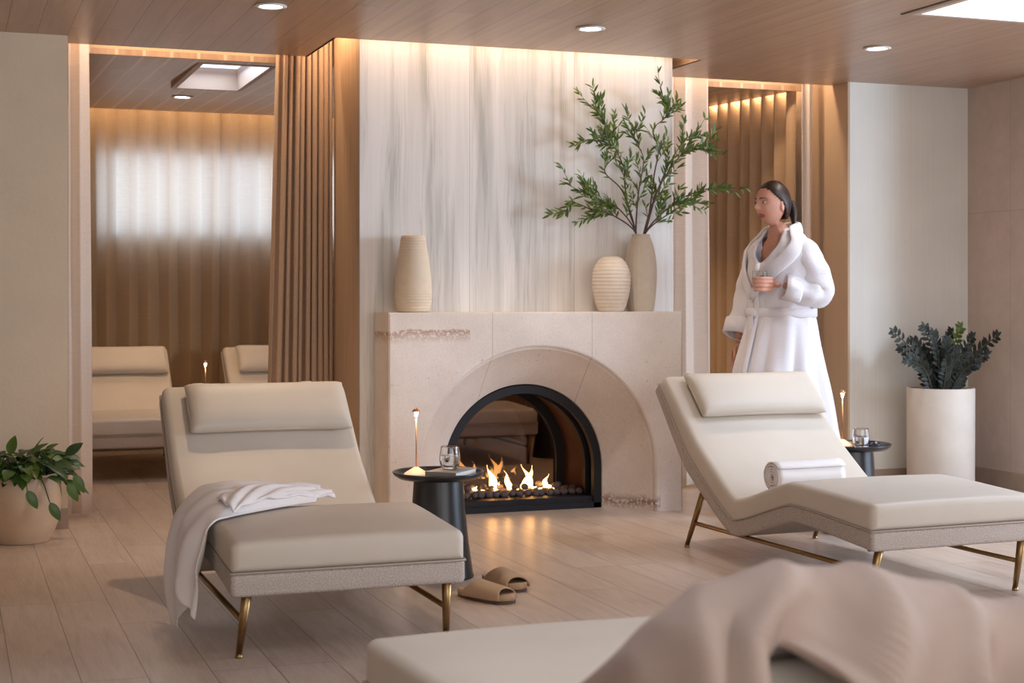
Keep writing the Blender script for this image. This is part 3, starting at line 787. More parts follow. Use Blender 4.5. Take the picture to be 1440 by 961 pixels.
bw.location = (T2[0] + .055, T2[1] - .105, ZT + .0005); tag(bw, 'tiny clear bowl of orange nuts in front of the far tumbler', 'bowl')
bm = bmesh.new(); rr = random.Random(5)
for i in range(26):
    a = rr.uniform(0, 6.28); d = .019 * sqrt(rr.random()); z = .011 + .0075 * (i // 9)
    b2 = bmesh.new(); 
    mt = Matrix.Translation((d * cos(a), d * sin(a), z)) @ Matrix.Rotation(rr.uniform(0, 3), 4, 'Z') @ Matrix.Rotation(rr.uniform(-.5, .5), 4, 'X') @ Matrix.Diagonal((.0075, .0048, .0042, 1))
    bmesh.ops.create_icosphere(bm, subdivisions=1, radius=1, matrix=mt); b2.free()
o = obj('nuts', bm, M['nuts']); o.location = bw.location; tag(o, 'orange nuts heaped in the tiny clear bowl', 'nuts', None, 'stuff')

# ------------------------------------------------------------------ mantel vases
def ribbed(prof, amp, n, mode, nseg=72, rz=110, seed=0):
    """turned clay body; horizontal throwing rings (mode h) or scratched vertical lines (mode v)"""
    p = catmull([(r, z, 0) for r, z in prof], 14); H = prof[-1][1]; out = []
    bm = bmesh.new(); rings = []
    for q in p:
        r, z = q.x, q.y; row = []
        for k in range(nseg):
            a = 2 * pi * k / nseg
            if mode == 'h': f = amp * (abs(sin(pi * n * z / H + .25 * noise.noise(V((z * 9, a, seed))))) - .6 + .35 * noise.noise(V((z * 40, seed, 0))))
            else: f = amp * (.8 * noise.noise(V((a * n / 6.28, z * 2, seed))) + .35 * sin(a * n))
            row.append(V(((r + f) * cos(a), (r + f) * sin(a), z)))
        rings.append(row)
    r0, z0 = prof[-1]
    for dr, dz in ((-.006, .002), (-.011, -.002), (-.012, -.03), (-.01, -.09)): rings.append([V(((r0 + dr) * cos(2 * pi * k / nseg), (r0 + dr) * sin(2 * pi * k / nseg), z0 + dz)) for k in range(nseg)])
    _, v = grid(rings, bm, True); bm.faces.new(v[0][::-1]); bm.faces.new(v[-1]); return bm
v1 = obj('vase', ribbed([(.074, 0), (.082, .008), (.092, .05), (.0945, .11), (.087, .21), (.074, .30), (.066, .35), (.062, .375), (.059, .386)], .0022, 26, 'h', seed=1), M['cer_a'])
v1.location = (at(581, 438, 7.43).x, 7.43, FH); tag(v1, 'tall tapering ribbed bisque vase alone at the left end of the mantel', 'vase', 'ceramic vases on the mantel')
v2 = obj('vase', ribbed([(.060, 0), (.068, .006), (.088, .06), (.101, .13), (.102, .18), (.096, .22), (.080, .255), (.062, .278), (.048, .285), (.045, .289)], .0026, 15, 'h', seed=2), M['cer_b'])
v2.location = (at(859.5, 438, 7.40).x, 7.40, FH); tag(v2, 'plump cream vase with throwing rings, in front of the taller vase', 'vase', 'ceramic vases on the mantel')
v3 = obj('vase', ribbed([(.062, 0), (.068, .005), (.078, .07), (.0855, .16), (.085, .24), (.077, .31), (.064, .365), (.052, .395), (.048, .405), (.050, .412)], .0016, 44, 'v', 132, seed=3), M['cer_c'])
v3.location = (at(901, 438, 7.445).x, 7.445, FH); tag(v3, 'tall sand coloured vase with scratched vertical lines, holding the leafy branches', 'vase', 'ceramic vases on the mantel')

# ------------------------------------------------------------------ foliage
def leaf(bm, p, d, up, L, W, curl=.25, pts=5, fold=.25):
    """a pointed oval blade starting at p along d"""
    d = d.normalized(); s = d.cross(up)
    if s.length < 1e-3: s = d.cross(V((1, .2, 0)))
    s.normalize(); n = s.cross(d); a = []
    for i in range(pts + 1):
        t = i / pts; w = W * .5 * (sin(pi * t ** .85) ** .8) if 0 < t < 1 else 0
        c = p + d * L * t - n * (curl * L * t * t) * 1
        a.append((c, w))
    prev = None
    for i, (c, w) in enumerate(a):
        if i in (0, pts): cur = [bm.verts.new(c)]
        else: cur = [bm.verts.new(c - s * w + n * w * fold), bm.verts.new(c), bm.verts.new(c + s * w + n * w * fold)]
        if prev:
            if len(prev) == 1: bm.faces.new((prev[0], cur[1], cur[0])); bm.faces.new((prev[0], cur[2], cur[1]))
            elif len(cur) == 1: bm.faces.new((prev[0], prev[1], cur[0])); bm.faces.new((prev[1], prev[2], cur[0]))
            else: bm.faces.new((prev[0], prev[1], cur[1], cur[0])); bm.faces.new((prev[1], prev[2], cur[2], cur[1]))
        prev = cur
BR = [
 ([(892, 350), (889.5, 321), (884, 294), (878, 254), (876.5, 234), (858.7, 194.7), (850.8, 171), (839, 155), (848.8, 137)], 0.00, 'branch reaching up left to the topmost curl over the marble'),
 ([(905, 350), (908, 321), (914, 294), (920, 246), (926, 210), (918, 183), (934, 167), (940, 155), (934, 139), (924, 131)], -.03, 'branch reaching highest above the tall vase'),
 ([(890, 350), (888, 317), (870.5, 294), (847, 282), (819, 270), (787, 254)], -.10, 'branch stretching furthest left across the marble'),
 ([(893, 350), (886, 318), (858, 301), (835, 296), (808, 285), (800, 290), (793, 301)], -.06, 'low branch drooping left above the plump vase'),
 ([(906, 350), (910, 317), (938, 294), (961.5, 278), (993, 266), (1029, 262)], -.10, 'branch stretching furthest right in front of the greyish curtain'),
 ([(903, 350), (906, 317), (926, 266), (957.6, 218), (977, 210.5), (997, 210.5)], -.05, 'branch slanting right beneath the upright one'),
 ([(904, 350), (914, 317), (945.7, 297.6), (969, 286), (997, 286)], .02, 'lowest branch leaning right over the mantel'),
 ([(897, 350), (892, 317), (898, 270), (905, 225), (894, 199), (892, 179)], .01, 'upright middle branch rising from the tall vase'),
 ([(902, 350), (910, 317), (930, 254), (961.5, 199), (985, 189)], .03, 'branch slanting right near the edge of the marble'),
 ([(894, 350), (884, 305), (876, 270), (850, 240), (870, 212), (846, 199), (819, 197)], -.04, 'branch kinking left below the topmost curl'),
]
rb = random.Random(11)
for bi, (px, dy, lab) in enumerate(BR):
    ctrl = [at(x, y, 7.445 + dy * min(1, max(0, (330 - y) / 120)) * 1.0) for x, y in px]
    ctrl[0] = V((v3.location.x + (ctrl[0].x - v3.location.x) * .3, 7.445, FH + .25))
    ctrl[1].x = v3.location.x + max(-.028, min(.028, ctrl[1].x - v3.location.x)); ctrl[1].z = FH + .42; ctrl[1].y = 7.445
    path = catmull(ctrl, 7); L = len(path)
    sb_ = tube(path, lambda t: .0042 * (1 - t) + .0011, 6); lf = bmesh.new()
    def leaves_on(pp, i0, dens, amp=1):
        for i in range(i0, len(pp) - 1):
            t = (pp[i + 1] - pp[i]).normalized()
            for k in range(dens):
                if rb.random() < .42: continue
                ang = rb.uniform(0, 6.28); side = t.cross(V((0, 1, 0))).normalized(); q = t.cross(side)
                d = t * rb.uniform(.5, 1.0) + (side * cos(ang) + q * sin(ang) * .7) * rb.uniform(.5, .9) + V((0, 0, .15))
                leaf(lf, pp[i].lerp(pp[i + 1], rb.random()), d, V((rb.uniform(-.5, .5), -1, rb.uniform(0, 1))), rb.uniform(.034, .058) * amp, rb.uniform(.009, .014) * amp, rb.uniform(-.1, .3))
    leaves_on(path, int(L * .42), 2)
    for s in range(11 if bi not in (3, 6) else 7):
        i = int(L * rb.uniform(.3, .93)); t = (path[min(i + 1, L - 1)] - path[i - 1]).normalized()
        sd = rb.choice((-1, 1)); side = V((t.z, 0, -t.x)) * sd
        d = (t * rb.uniform(.7, 1.1) + side * rb.uniform(.35, .8) + V((0, rb.uniform(-.5, .35), .12))).normalized(); ln = rb.uniform(.06, .14)
        tw = catmull([path[i], path[i] + d * ln * .5 + V((0, 0, .004)), path[i] + d * ln + V((0, 0, ln * .12))], 5)
        tube(tw, lambda u: .0018 * (1 - u) + .0007, 5, sb_); leaves_on(tw, 1, 2, .95)
    for v in list(lf.verts) + list(sb_.verts): v.co.y = min(v.co.y, 7.538)
    o = empty('leafy_branch', (v3.location.x, 7.445, FH + .25)); tag(o, 'thin olive green leafy ' + lab, 'branch', 'leafy branches in the tall vase')
    par(obj('stem', sb_, M['twig']), o); par(obj('leaves', lf, M['leaf_o']), o)
# round pot with trailing leaves, left
pl = empty('potted_plant', (.325, 7.42, 0)); tag(pl, 'round beige pot of trailing green pothos in front of the left plaster wall', 'potted plant')
obj('pot', lathe(catmull2([(.0, 0), (.11, 0), (.125, .006), (.160, .08), (.178, .17), (.176, .24), (.163, .295), (.156, .312), (.146, .312), (.150, .28), (.150, .255)]) + [(0, .255)], 64, cap0=False), M['pot_l'], pl)
obj('soil', lathe([(.149, .262), (0, .268)], 32, cap1=True, cap0=False), M['soil'], pl)
lf = bmesh.new(); stt = bmesh.new(); rp = random.Random(21)
for i in range(105):
    a = rp.uniform(0, 6.28); r0 = rp.uniform(.0, .10); rch = rp.uniform(.02, .13); up = rp.uniform(.03, .15) * (1 - r0 * 2)
    droop = 0
    if i > 100: r0 = .12; rch = rp.uniform(.06, .10); up = .03; droop = rp.uniform(.02, .06); a = rp.uniform(-2.8, .3)
    p0 = V((r0 * cos(a), r0 * sin(a), .27)); d = V((cos(a), sin(a), 0))
    if p0.y + rch * sin(a) > .2: rch *= .5
    p1 = p0 + d * rch * .5 + V((0, 0, up)); p2 = p0 + d * rch + V((0, 0, up * .9 - droop))
    path = catmull([p0, p1, p2], 6); tube(path, .0025, 5, stt)
    dd = (path[-1] - path[-3]).normalized() + d * .5 + V((0, 0, rp.uniform(.0, .9) - droop * 4))
    leaf(lf, path[-1], dd, V((rp.uniform(-.3, .3), -.5, 1)), rp.uniform(.085, .12), rp.uniform(.045, .062), .35, 7, .3)
    if rp.random() < .7: leaf(lf, path[len(path) // 2], d + V((rp.uniform(-.8, .8), rp.uniform(-.8, .4), rp.uniform(.2, .8))), V((0, -.3, 1)), rp.uniform(.07, .11), rp.uniform(.035, .055), .3, 7, .3)
for px_, py_, yy in ((92, 640, 7.20), (104, 668, 7.22), (70, 707, 7.2), (38, 690, 7.18), (95, 680, 7.2)):
    w = at(px_, py_, yy) - pl.location; w.z = at(px_, py_, yy).z
    p0 = V((w.x * .45, w.y * .4, .29)); path = catmull([p0, (p0 + w) * .5 + V((0, 0, .05)), w], 6); tube(path, .0025, 5, stt)
    leaf(lf, w, V((.5, -.3, -.9 if py_ > 660 else .4)), V((0, -1, .3)), .095, .045, .2, 7, .25)
for v in list(lf.verts) + list(stt.verts): v.co.y = min(v.co.y, .305)
obj('leaves', lf, M['leaf_p'], pl); obj('stems', stt, M['stalk'], pl)
# tall planter with a dark zz plant, right
zp = empty('potted_plant', (5.440, 7.50, 0)); tag(zp, 'tall white cylinder planter with a dark glossy zz plant in the right corner', 'potted plant')
obj('pot', lathe([(0, 0), (.186, 0), (.192, .006), (.194, .598), (.192, .602), (.182, .602), (.180, .598), (.180, .57), (0, .57)], 64, cap0=False, cap1=False), M['pot_r'], zp)
obj('moss', lathe([(.1795, .575), (.12, .592), (0, .597)], 32, cap0=False), M['soil'], zp)
zc = [((1258, 468), 7.38), ((1300, 462), 7.42), ((1350, 463), 7.5), ((1366, 476), 7.45), ((1400, 474), 7.42), ((1276, 505), 7.33), ((1330, 478), 7.35), ((1385, 500), 7.36), ((1318, 488), 7.55), ((1372, 512), 7.3), ((1344, 492), 7.32), ((1296, 492), 7.5), ((1285, 480), 7.42), ((1312, 470), 7.34), ((1338, 470), 7.6), ((1360, 495), 7.36), ((1384, 486), 7.5), ((1268, 490), 7.45), ((1330, 505), 7.28)]
for i, ((px_, py_), yy) in enumerate(zc):
    w = at(px_, py_, yy); w = V((w.x - 5.44, w.y - 7.5, w.z)); p0 = V((w.x * .28, w.y * .3, .585))
    path = catmull([p0, p0.lerp(w, .5) + V((-w.x * .10, 0, .03)), w], 11); lf = bmesh.new(); N = len(path)
    for k in range(int(N * .12), N):
        t = (path[min(k + 1, N - 1)] - path[k - 1]).normalized(); s = t.cross(V((0, 1, 0))).normalized()
        if k % 2: continue
        for sd in (-1, 1):
            d = t * .62 + s * sd * .85 + V((0, rp.uniform(-.35, .1), 0)); Lf = .062 * (1 - .35 * (k / N) ** 3)
            leaf(lf, path[k] + t * .008 * sd, d, V((rp.uniform(-.3, .3), -1, .25)), Lf * rp.uniform(.85, 1.1), .024, .12, 6, .2)
    leaf(lf, path[-1], path[-1] - path[-2], V((0, -1, .2)), .05, .02, .1, 6)
    for v in lf.verts: v.co.y = min(v.co.y, .29); v.co.x = min(v.co.x, .415)
    st_ = obj('stalk', tube(path, lambda t: .0055 * (1 - t) + .002, 7), M['stalk_z'], zp)
    obj('leaves', lf, M['leaf_zn'] if i == 2 else M['leaf_z'], st_)

# ------------------------------------------------------------------ downlights
def make_dl():
    r = empty('downlight', (0, 0, 0))
    o = obj('trim_ring', lathe([(.052, 0), (.068, -.002), (.071, -.006), (.056, -.010), (.049, -.006), (.049, .012)], 40, cap0=False, cap1=False), M['ring'], r)
    obj('lens', lathe([(.0495, -.003), (0, -.0035)], 32, cap0=False, cap1=True), M['diff'], r); return r
dl = make_dl()
for i, (x, y, lab) in enumerate(((1.33, 6.64, 'white recessed downlight in the main ceiling above the draped lounge chair'), (2.864, 6.67, 'white recessed downlight in the main ceiling in front of the marble wall'),
                     (4.466, 6.69, 'white recessed downlight in the main ceiling near the skylight'), (1.46, 10.23, 'white recessed downlight in the inner room ceiling behind its skylight'),
        (3.95, 9.3, 'added fill downlight, unseen, in the inner room ceiling behind the marble chimney'))):  # last one added out of view to brighten the side curtain
    o = dl if i == 0 else copy_tree(dl); z = HC if i < 3 else zi(y) - .001; o.location = (x, y, z); tag(o, lab, 'downlight', 'recessed ceiling downlights')
    l = bpy.data.lights.new('downlight_beam', 'SPOT'); l.energy = (44, 30, 26, 46, 46)[i]; l.color = ((1, .74, .48), (1, .88, .76), (1, .88, .76), (1, .66, .36), (1, .70, .42))[i]; l.spot_size = radians(95); l.spot_blend = .7; l.shadow_soft_size = .045
    q = bpy.data.objects.new('downlight_beam', l); COL.objects.link(q); q.location = (x, y, z - .012)
# ------------------------------------------------------------------ slides (a pair)
def slide_shoe(mir):
    r = empty('slide_sandal', (0, 0, 0)); s = -1 if mir else 1
    def outline(t):   # t 0 heel .. 1 toe
        w = .034 + .014 * sin(pi * min(1, t * .9) - .5) + .006 * t
        w *= (max(0, 1 - ((t - .5) / .5) ** 6)) ** .5
        return w, s * .008 * sin(pi * t)
    N = 22; bm = bmesh.new(); rows = []
    for i in range(N + 1):
        t = i / N; tt = .003 + .994 * t; w, c = outline(tt); y = -.135 + .27 * tt; lift = .010 * max(0, tt - .8) * 5 * .5
        row = []
        for k in range(16):
            a = 2 * pi * k / 16; cx, cz = cos(a), sin(a)
            x = c + w * math.copysign(abs(cx) ** .6, cx); z = .017 + .0125 * math.copysign(abs(cz) ** .5, cz) + lift
            if cz > 0: z += .006 * abs(cx) ** 3
            row.append(V((x, y, z)))
        rows.append(row)
    _, v = grid(rows, bm, True); bm.faces.new(v[0][::-1]); bm.faces.new(v[-1]); obj('sole', bm, M['slide'], r)
    bm = bmesh.new(); rows = []
    for i in range(N + 1):
        tt = .01 + .98 * i / N; w, c = outline(tt); y = -.133 + .266 * tt; rows.append([V((c - w * .97, y, 0)), V((c - w * .97, y, .007)), V((c + w * .97, y, .007)), V((c + w * .97, y, 0))])
    _, v = grid(rows, bm, True); bm.faces.new(v[0][::-1]); bm.faces.new(v[-1]); obj('outsole', bm, M['sole'], r)
    rows = []
    for i in range(13):
        t = i / 12; tt = .40 + .46 * t; w, c = outline(tt); row = []
        h = .060 - .020 * t
        for k in range(15):
            a = pi * k / 14; sh = .045 * (1 - sin(a)) * (1 - t) * 1.2
            yy = -.135 + .27 * tt - sh + .02 * (1 - sin(a)) * t
            row.append(V((c + (w * 1.06) * cos(a), yy, .012 + h * sin(a) ** .75)))
        rows.append(row)
    bm, _ = grid(rows); o = obj('strap', bm, M['slide'], r); solid(o, .007); subs(o, 1)
    return r
s1 = slide_shoe(False); s1.location = (1.889, 5.395, 0.001); s1.rotation_euler = (0, 0, radians(-150)); tag(s1, 'taupe rubber slide lying closer to the cream lounge chairs, in front of its mate', 'sandal', 'pair of taupe slides')
s2 = slide_shoe(True); s2.location = (2.03, 5.60, 0.001); s2.rotation_euler = (0, 0, radians(-168)); tag(s2, 'taupe rubber slide behind its mate, nearer the fireplace', 'sandal', 'pair of taupe slides')

# ------------------------------------------------------------------ cloths
# seat height of lounger along s
def seat(s):
    st = stations()[1]
    for a, b in zip(st, st[1:]):
        if a.x <= s <= b.x: return a.y + (b.y - a.y) * (s - a.x) / max(1e-6, b.x - a.x)
    return .38
# white robe over the left edge of lounger A
ax = A.location.x - .38; ay = A.location.y
def cl(X, s, dz): return V((X, ay + s, seat(s) + dz))
ctrl = []
# columns j: from the far edge of the cloth to its near edge;  rows i: from the knee ridge outwards and down
ctrl.append([V((1.245, ay + .72, .398)), V((1.250, ay + .67, .428)), V((1.245, ay + .63, .432)), V((1.235, ay + .60, .424)), V((1.215, ay + .565, .413))])
ctrl.append([V((1.16, ay + .76, .390)), V((1.16, ay + .69, .440)), V((1.15, ay + .62, .446)), V((1.14, ay + .56, .438)), V((1.12, ay + .52, .414))])
ctrl.append([V((1.03, ay + .78, .385)), V((1.02, ay + .69, .448)), V((1.01, ay + .60, .455)), V((1.00, ay + .50, .440)), V((.985, ay + .44, .410))])
ctrl.append([V((.90, ay + .80, .38)), V((.885, ay + .70, .446)), V((.875, ay + .59, .456)), V((.87, ay + .45, .436)), V((.875, ay + .36, .406))])
ctrl.append([V((.822, ay + .84, .365)), V((.812, ay + .73, .418)), V((.806, ay + .60, .424)), V((.805, ay + .44, .415)), V((.818, ay + .32, .398))])
ctrl.append([V((.788, ay + .86, .32)), V((.776, ay + .74, .345)), V((.762, ay + .60, .35)), V((.764, ay + .42, .345)), V((.788, ay + .30, .350))])
ctrl.append([V((.775, ay + .84, .235)), V((.756, ay + .72, .245)), V((.740, ay + .57, .25)), V((.744, ay + .40, .25)), V((.774, ay + .28, .262))])
ctrl.append([V((.770, ay + .78, .165)), V((.748, ay + .66, .16)), V((.732, ay + .52, .155)), V((.738, ay + .37, .16)), V((.768, ay + .26, .19))])
ctrl.append([V((.770, ay + .72, .125)), V((.748, ay + .60, .095)), V((.738, ay + .47, .068)), V((.742, ay + .33, .085)), V((.768, ay + .235, .125))])
rows = dense_rows(ctrl, 9, 14); R_, C_ = len(rows), len(rows[0])
nr = []
for i, r in enumerate(rows):
    out = []
    for j, p in enumerate(r):
        u = i / (R_ - 1); v = j / (C_ - 1)
        f = .75 * sin(v * 15 + 2.6 * sin(u * 3.1) + 1.0) + .5 * sin(v * 29 + 4 * u + 2 * noise.noise(V((u * 3, v * 2, 5)))) + .5 * noise.noise(V((u * 7, v * 9, 0)))
        hang = max(0, min(1, (u - .46) / .12))
        q = p.copy(); q.z += (1 - hang) * .017 * (f + .75) * min(1, v * 8) * min(1, (1 - v) * 6) ; q.x -= hang * .020 * (f + 1.0); q.z += hang * max(0, u - .8) * .25 * sin(v * 9 + 1)
        out.append(q)
    nr.append(out)
bm, _ = grid(nr); o = obj('bathrobe', bm, M['towel']); solid(o, .006, 1); tag(o, 'crumpled white robe draped over the side of the lounge chair by the fireplace table', 'robe')
# second fold of the same cloth lying on top: lapel and cuff
lap = dense_rows([[V((.835, ay + .52, .450)), V((.860, ay + .40, .452)), V((.885, ay + .33, .425))], [V((.93, ay + .57, .470)), V((.95, ay + .49, .474)), V((.965, ay + .43, .440))],
                  [V((1.05, ay + .60, .468)), V((1.06, ay + .55, .474)), V((1.08, ay + .50, .443))], [V((1.19, ay + .645, .446)), V((1.20, ay + .61, .452)), V((1.215, ay + .575, .430))], [V((1.285, ay + .665, .430)), V((1.29, ay + .640, .434)), V((1.295, ay + .610, .420))]], 8, 8)
lap = [[p + V((0, 0, .006 * sin(i * .8 + j * 1.1) + .004 * noise.noise(V((i * .5, j * .6, 2))))) for j, p in enumerate(r)] for i, r in enumerate(lap)]
bm, _ = grid(lap); s = obj('lapel', bm, M['towel'], o); solid(s, .010, 0); subs(s, 1)
# rolled towel on lounger B
rt = empty('rolled_towel', (0, 0, 0)); bm = bmesh.new()
RL, RR = .335, .058
def roll_r(th): return .010 + (RR - .010) * th / (2 * pi * 4.4)
NS = 150; xs = [-RL / 2 + RL * k / 12 for k in range(13)]
rows = []
for i in range(NS + 1):
    th = 2 * pi * 4.4 * i / NS; r = roll_r(th); rows.append([V((x + .004 * noise.noise(V((th * .35, x * 2, 4))), (r + .0025 * noise.noise(V((th, x * 16, 1))) * (i > NS * .75)) * cos(th), (r + .0015 * noise.noise(V((th * 1.5, x * 22, 1))) * (i > NS * .75)) * sin(th))) for x in xs])
grid(rows, bm); t_ = obj('towel_cloth', bm, M['towel'], rt); solid(t_, .0066, 1)
rs = 1.0; ang = Ba
# cradled in the crease between the knee and the backrest
s_c = .835
bp = V((Bx + .38 * cos(Ba), By + .38 * sin(Ba), 0))
off = Matrix.Rotation(Ba, 4, 'Z') @ V((-.120, s_c, 0)); rt.location = bp + off + V((0, 0, seat(s_c) + .067)); rt.rotation_euler = (0, 0, Ba + radians(1.5))
tag(rt, 'white towel rolled into a cylinder on the seat of the lounge chair', 'towel')

# taupe blanket thrown over the backrest of the nearest lounger (its head points to the camera)
bx0, bx1 = Cl.location.x - .38, Cl.location.x + .38; ytop = Cl.location.y - 1.611
RIDGE = [(.70, .48), (.745, .60), (.775, .695), (.814, .742), (.868, .765), (.933, .782), (1.025, .789), (1.10, .775), (1.163, .755), (1.23, .738), (1.286, .728), (1.332, .722), (1.40, .717), (1.52, .720), (1.66, .712), (1.72, .65), (1.75, .55)]
def lin(T, x):
    for a, b in zip(T, T[1:]):
        if x <= b[0]: return a[1] + (b[1] - a[1]) * max(0, (x - a[0]) / (b[0] - a[0]))
    return T[-1][1]
NEAR = [(.70, .20), (.80, .24), (.835, .15), (.865, .10), (.915, .10), (.95, .15), (1.0, .24), (1.06, .36), (1.4, .40), (1.75, .40)]
def drape():
    rows = []; NI, NJ = 70, 150
    for i in range(NI + 1):
        u = i / NI; row = []
        for j in range(NJ + 1):
            x = .70 + 1.05 * j / NJ; zr = lin(RIDGE, x); xin = max(0, .86 - x)
            yr = 1.66
            ph = x * 40 + 3.0 * sin(x * 6.3) + (u - .5) * 13
            fold = .95 * (1 - 1.5 * abs(sin(ph * .5)) ** .8) + .45 * sin(ph * .53 + 1.7) + .35 * noise.noise(V((x * 9, u * 5, 3)))
            if u < .45:
                s = (.45 - u) / .45; d = s * .50
                y = yr + d * .82; z = zr - (sqrt(d * d + .012) - .1095) * .82 * (1 + .25 * xin)
                am = .007 + .026 * s; y += 0; z += fold * am
            else:
                s = (u - .45) / .55; d = s * lin(NEAR, x)
                y = yr - .165 * (1 - exp(-d * 9)) - d * .06; z = zr - (sqrt(d * d + .005) - .0707) * .97
                am = .007 + .048 * min(1, d * 6); y -= (fold + .3) * am; z += fold * .008
            z = max(z, .12)
            row.append(V((x + .014 * noise.noise(V((x * 6, u * 5, 9))), y, z)))
        rows.append(row)
    return rows
bm, _ = grid(drape()); o = obj('blanket', bm, M['blanket']); solid(o, .012, 1); subs(o, 1)
tag(o, 'soft taupe fleece blanket thrown over the backrest of the lounge chair closest to the camera', 'blanket')

# ------------------------------------------------------------------ the woman
WX, WY = 4.064, 6.952; WR = radians(-79.9)
def skin_me(verts, edges, radii, lv=1, root=0):
    me = bpy.data.meshes.new('skel'); me.from_pydata([tuple(v) for v in verts], edges, []); o = bpy.data.objects.new('skel', me); COL.objects.link(o)
    o.modifiers.new('skin', 'SKIN'); 
    for i, r in enumerate(radii):
        d = me.skin_vertices[0].data[i]; d.radius = (r, r) if isinstance(r, (int, float)) else r; d.use_root = (i == root)
    s = o.modifiers.new('s', 'SUBSURF'); s.levels = lv; s.render_levels = lv
    dg = bpy.context.evaluated_depsgraph_get(); out = bpy.data.meshes.new_from_object(o.evaluated_get(dg)); bpy.data.objects.remove(o); return out
bm = bmesh.new()
def addme(me): bm.from_mesh(me); bpy.data.meshes.remove(me)
J = [(0, 0, .93), (0, 0, 1.08), (0, -.005, 1.27), (0, 0, 1.40), (0, -.02, 1.455), (0, -.045, 1.53),
     (.09, 0, .88), (.095, .03, .48), (.09, .15, .09), (.09, .02, .035), (.09, -.03, .03),
     (-.09, 0, .88), (-.09, -.14, .50), (-.09, -.13, .09), (-.09, -.24, .035), (-.09, -.30, .03),
     (.15, .005, 1.385), (.212, .050, 1.165), (.135, -.125, 1.192), (-.15, 0, 1.385), (-.195, -.055, 1.14), (-.19, -.13, .90)]
E = [(0, 1), (1, 2), (2, 3), (3, 4), (4, 5), (0, 6), (6, 7), (7, 8), (8, 9), (9, 10), (0, 11), (11, 12), (12, 13), (13, 14), (14, 15), (3, 16), (16, 17), (17, 18), (3, 19), (19, 20), (20, 21)]
Rr = [(.125, .10), (.105, .085), (.125, .095), (.085, .07), .05, .048, .085, .055, .036, .036, .026, .085, .055, .036, .036, .026, .05, .038, .030, .05, .038, .028]
addme(skin_me(J, E, Rr, 1))
# head: a sculpted ovoid with brow, nose, lips, chin and ears
hc = V((0, -.068, 1.610))
hb = bmesh.new(); bmesh.ops.create_uvsphere(hb, u_segments=64, v_segments=48, radius=1)
def G(x, z, cx, cz, sx, sz): return exp(-((x - cx) / sx) ** 2 - ((z - cz) / sz) ** 2)
for v in hb.verts:
    n = v.co.copy(); x, y, z = n.x * .073, n.y * .092, n.z * .112
    if z < -.01:
        t = min(1, (-.01 - z) / .10); x *= 1 - .30 * t ** 1.2
        if y > 0: y *= 1 - .55 * t
        else: y *= 1 - .10 * t
    if n.y < 0:
        w = -n.y; f = 0
        f += .024 * G(x, z, 0, -.022, .011, .014) + .012 * G(x, z, 0, .0, .009, .022)
        f -= .010 * (G(x, z, .030, .008, .017, .012) + G(x, z, -.030, .008, .017, .012))
        f += .005 * (G(x, z, .030, .026, .022, .008) + G(x, z, -.030, .026, .022, .008))
        f += .006 * G(x, z, 0, -.055, .020, .007) + .005 * G(x, z, 0, -.068, .016, .006) - .004 * G(x, z, 0, -.061, .022, .0025)
        f += .009 * G(x, z, 0, -.092, .020, .014) + .004 * (G(x, z, .04, -.025, .018, .018) + G(x, z, -.04, -.025, .018, .018))
        y -= f * (w ** .5)
    v.co = V((x, y, z)) + hc
for sx in (-1, 1):
    bmesh.ops.create_uvsphere(hb, u_segments=14, v_segments=10, radius=1, matrix=Matrix.Translation(hc + V((sx * .072, .012, -.010))) @ Matrix.Rotation(sx * .35, 4, 'Z') @ Matrix.Diagonal((.007, .017, .030, 1)))
me = bpy.data.meshes.new('h'); hb.to_mesh(me); hb.free(); addme(me)
def hand(wrist, palm, knucks, fingers, thumb):
    """palm chain plus five separate finger chains, rooted inside the palm"""
    addme(skin_me([wrist, wrist.lerp(palm, .6), palm], [(0, 1), (1, 2)], [.022, (.032, .016), (.036, .015)], 1))
    for f in fingers + [thumb]:
        addme(skin_me(f, [(k, k + 1) for k in range(len(f) - 1)], [.0095] + [.0085] * (len(f) - 2) + [.0065], 1))
gc = V((.088, -.222, 0)); gz = 1.170
wr = V((.135, -.125, 1.192))
palm = V((.135, -.180, 1.197))
fg = []
for k in range(4):
    z = 1.226 - .0205 * k; ln = (0, 1, .95, .85)[k] if k else .95
    pts = [palm + V((-.004, .012, z - 1.197))]
    for a in (-12, 22, 60, 98):
        aa = radians(a * ln); pts.append(V((gc.x + .0475 * cos(aa), gc.y - .0475 * sin(aa), z - .004 * k * 0)))
    fg.append(pts)
th = [V((.125, -.150, 1.200)), V((.098, -.158, 1.222)), V((.070, -.174, 1.232)), V((.050, -.196, 1.234))]
hand(wr, palm, None, fg, th)
w2 = V((-.19, -.13, .90)); p2 = V((-.19, -.150, .835)); f2 = []
for k in range(4):
    x = -.19; y = -.150 + (k - 1.5) * .021; Lk = (.070, .080, .074, .058)[k]
    f2.append([V((x, y + .002, .850)), V((x, y - .001, .812)), V((x + .010, y - .002, .812 - Lk * .5)), V((x + .028, y - .001, .812 - Lk * .88)), V((x + .040, y, .812 - Lk))])
t2 = [V((-.185, -.155, .875)), V((-.165, -.180, .85)), V((-.158, -.187, .822)), V((-.155, -.187, .80))]
hand(w2, p2, None, f2[::-1], t2)
me = bpy.data.meshes.new('body'); bm.to_mesh(me); bm.free(); o = bpy.data.objects.new('tmp', me); COL.objects.link(o)
rm = o.modifiers.new('r', 'REMESH'); rm.mode = 'VOXEL'; rm.voxel_size = .0042; rm.use_smooth_shade = True
smm = o.modifiers.new('sm', 'SMOOTH'); smm.iterations = 2; smm.factor = .5
dg = bpy.context.evaluated_depsgraph_get(); me2 = bpy.data.meshes.new_from_object(o.evaluated_get(dg)); bpy.data.objects.remove(o)
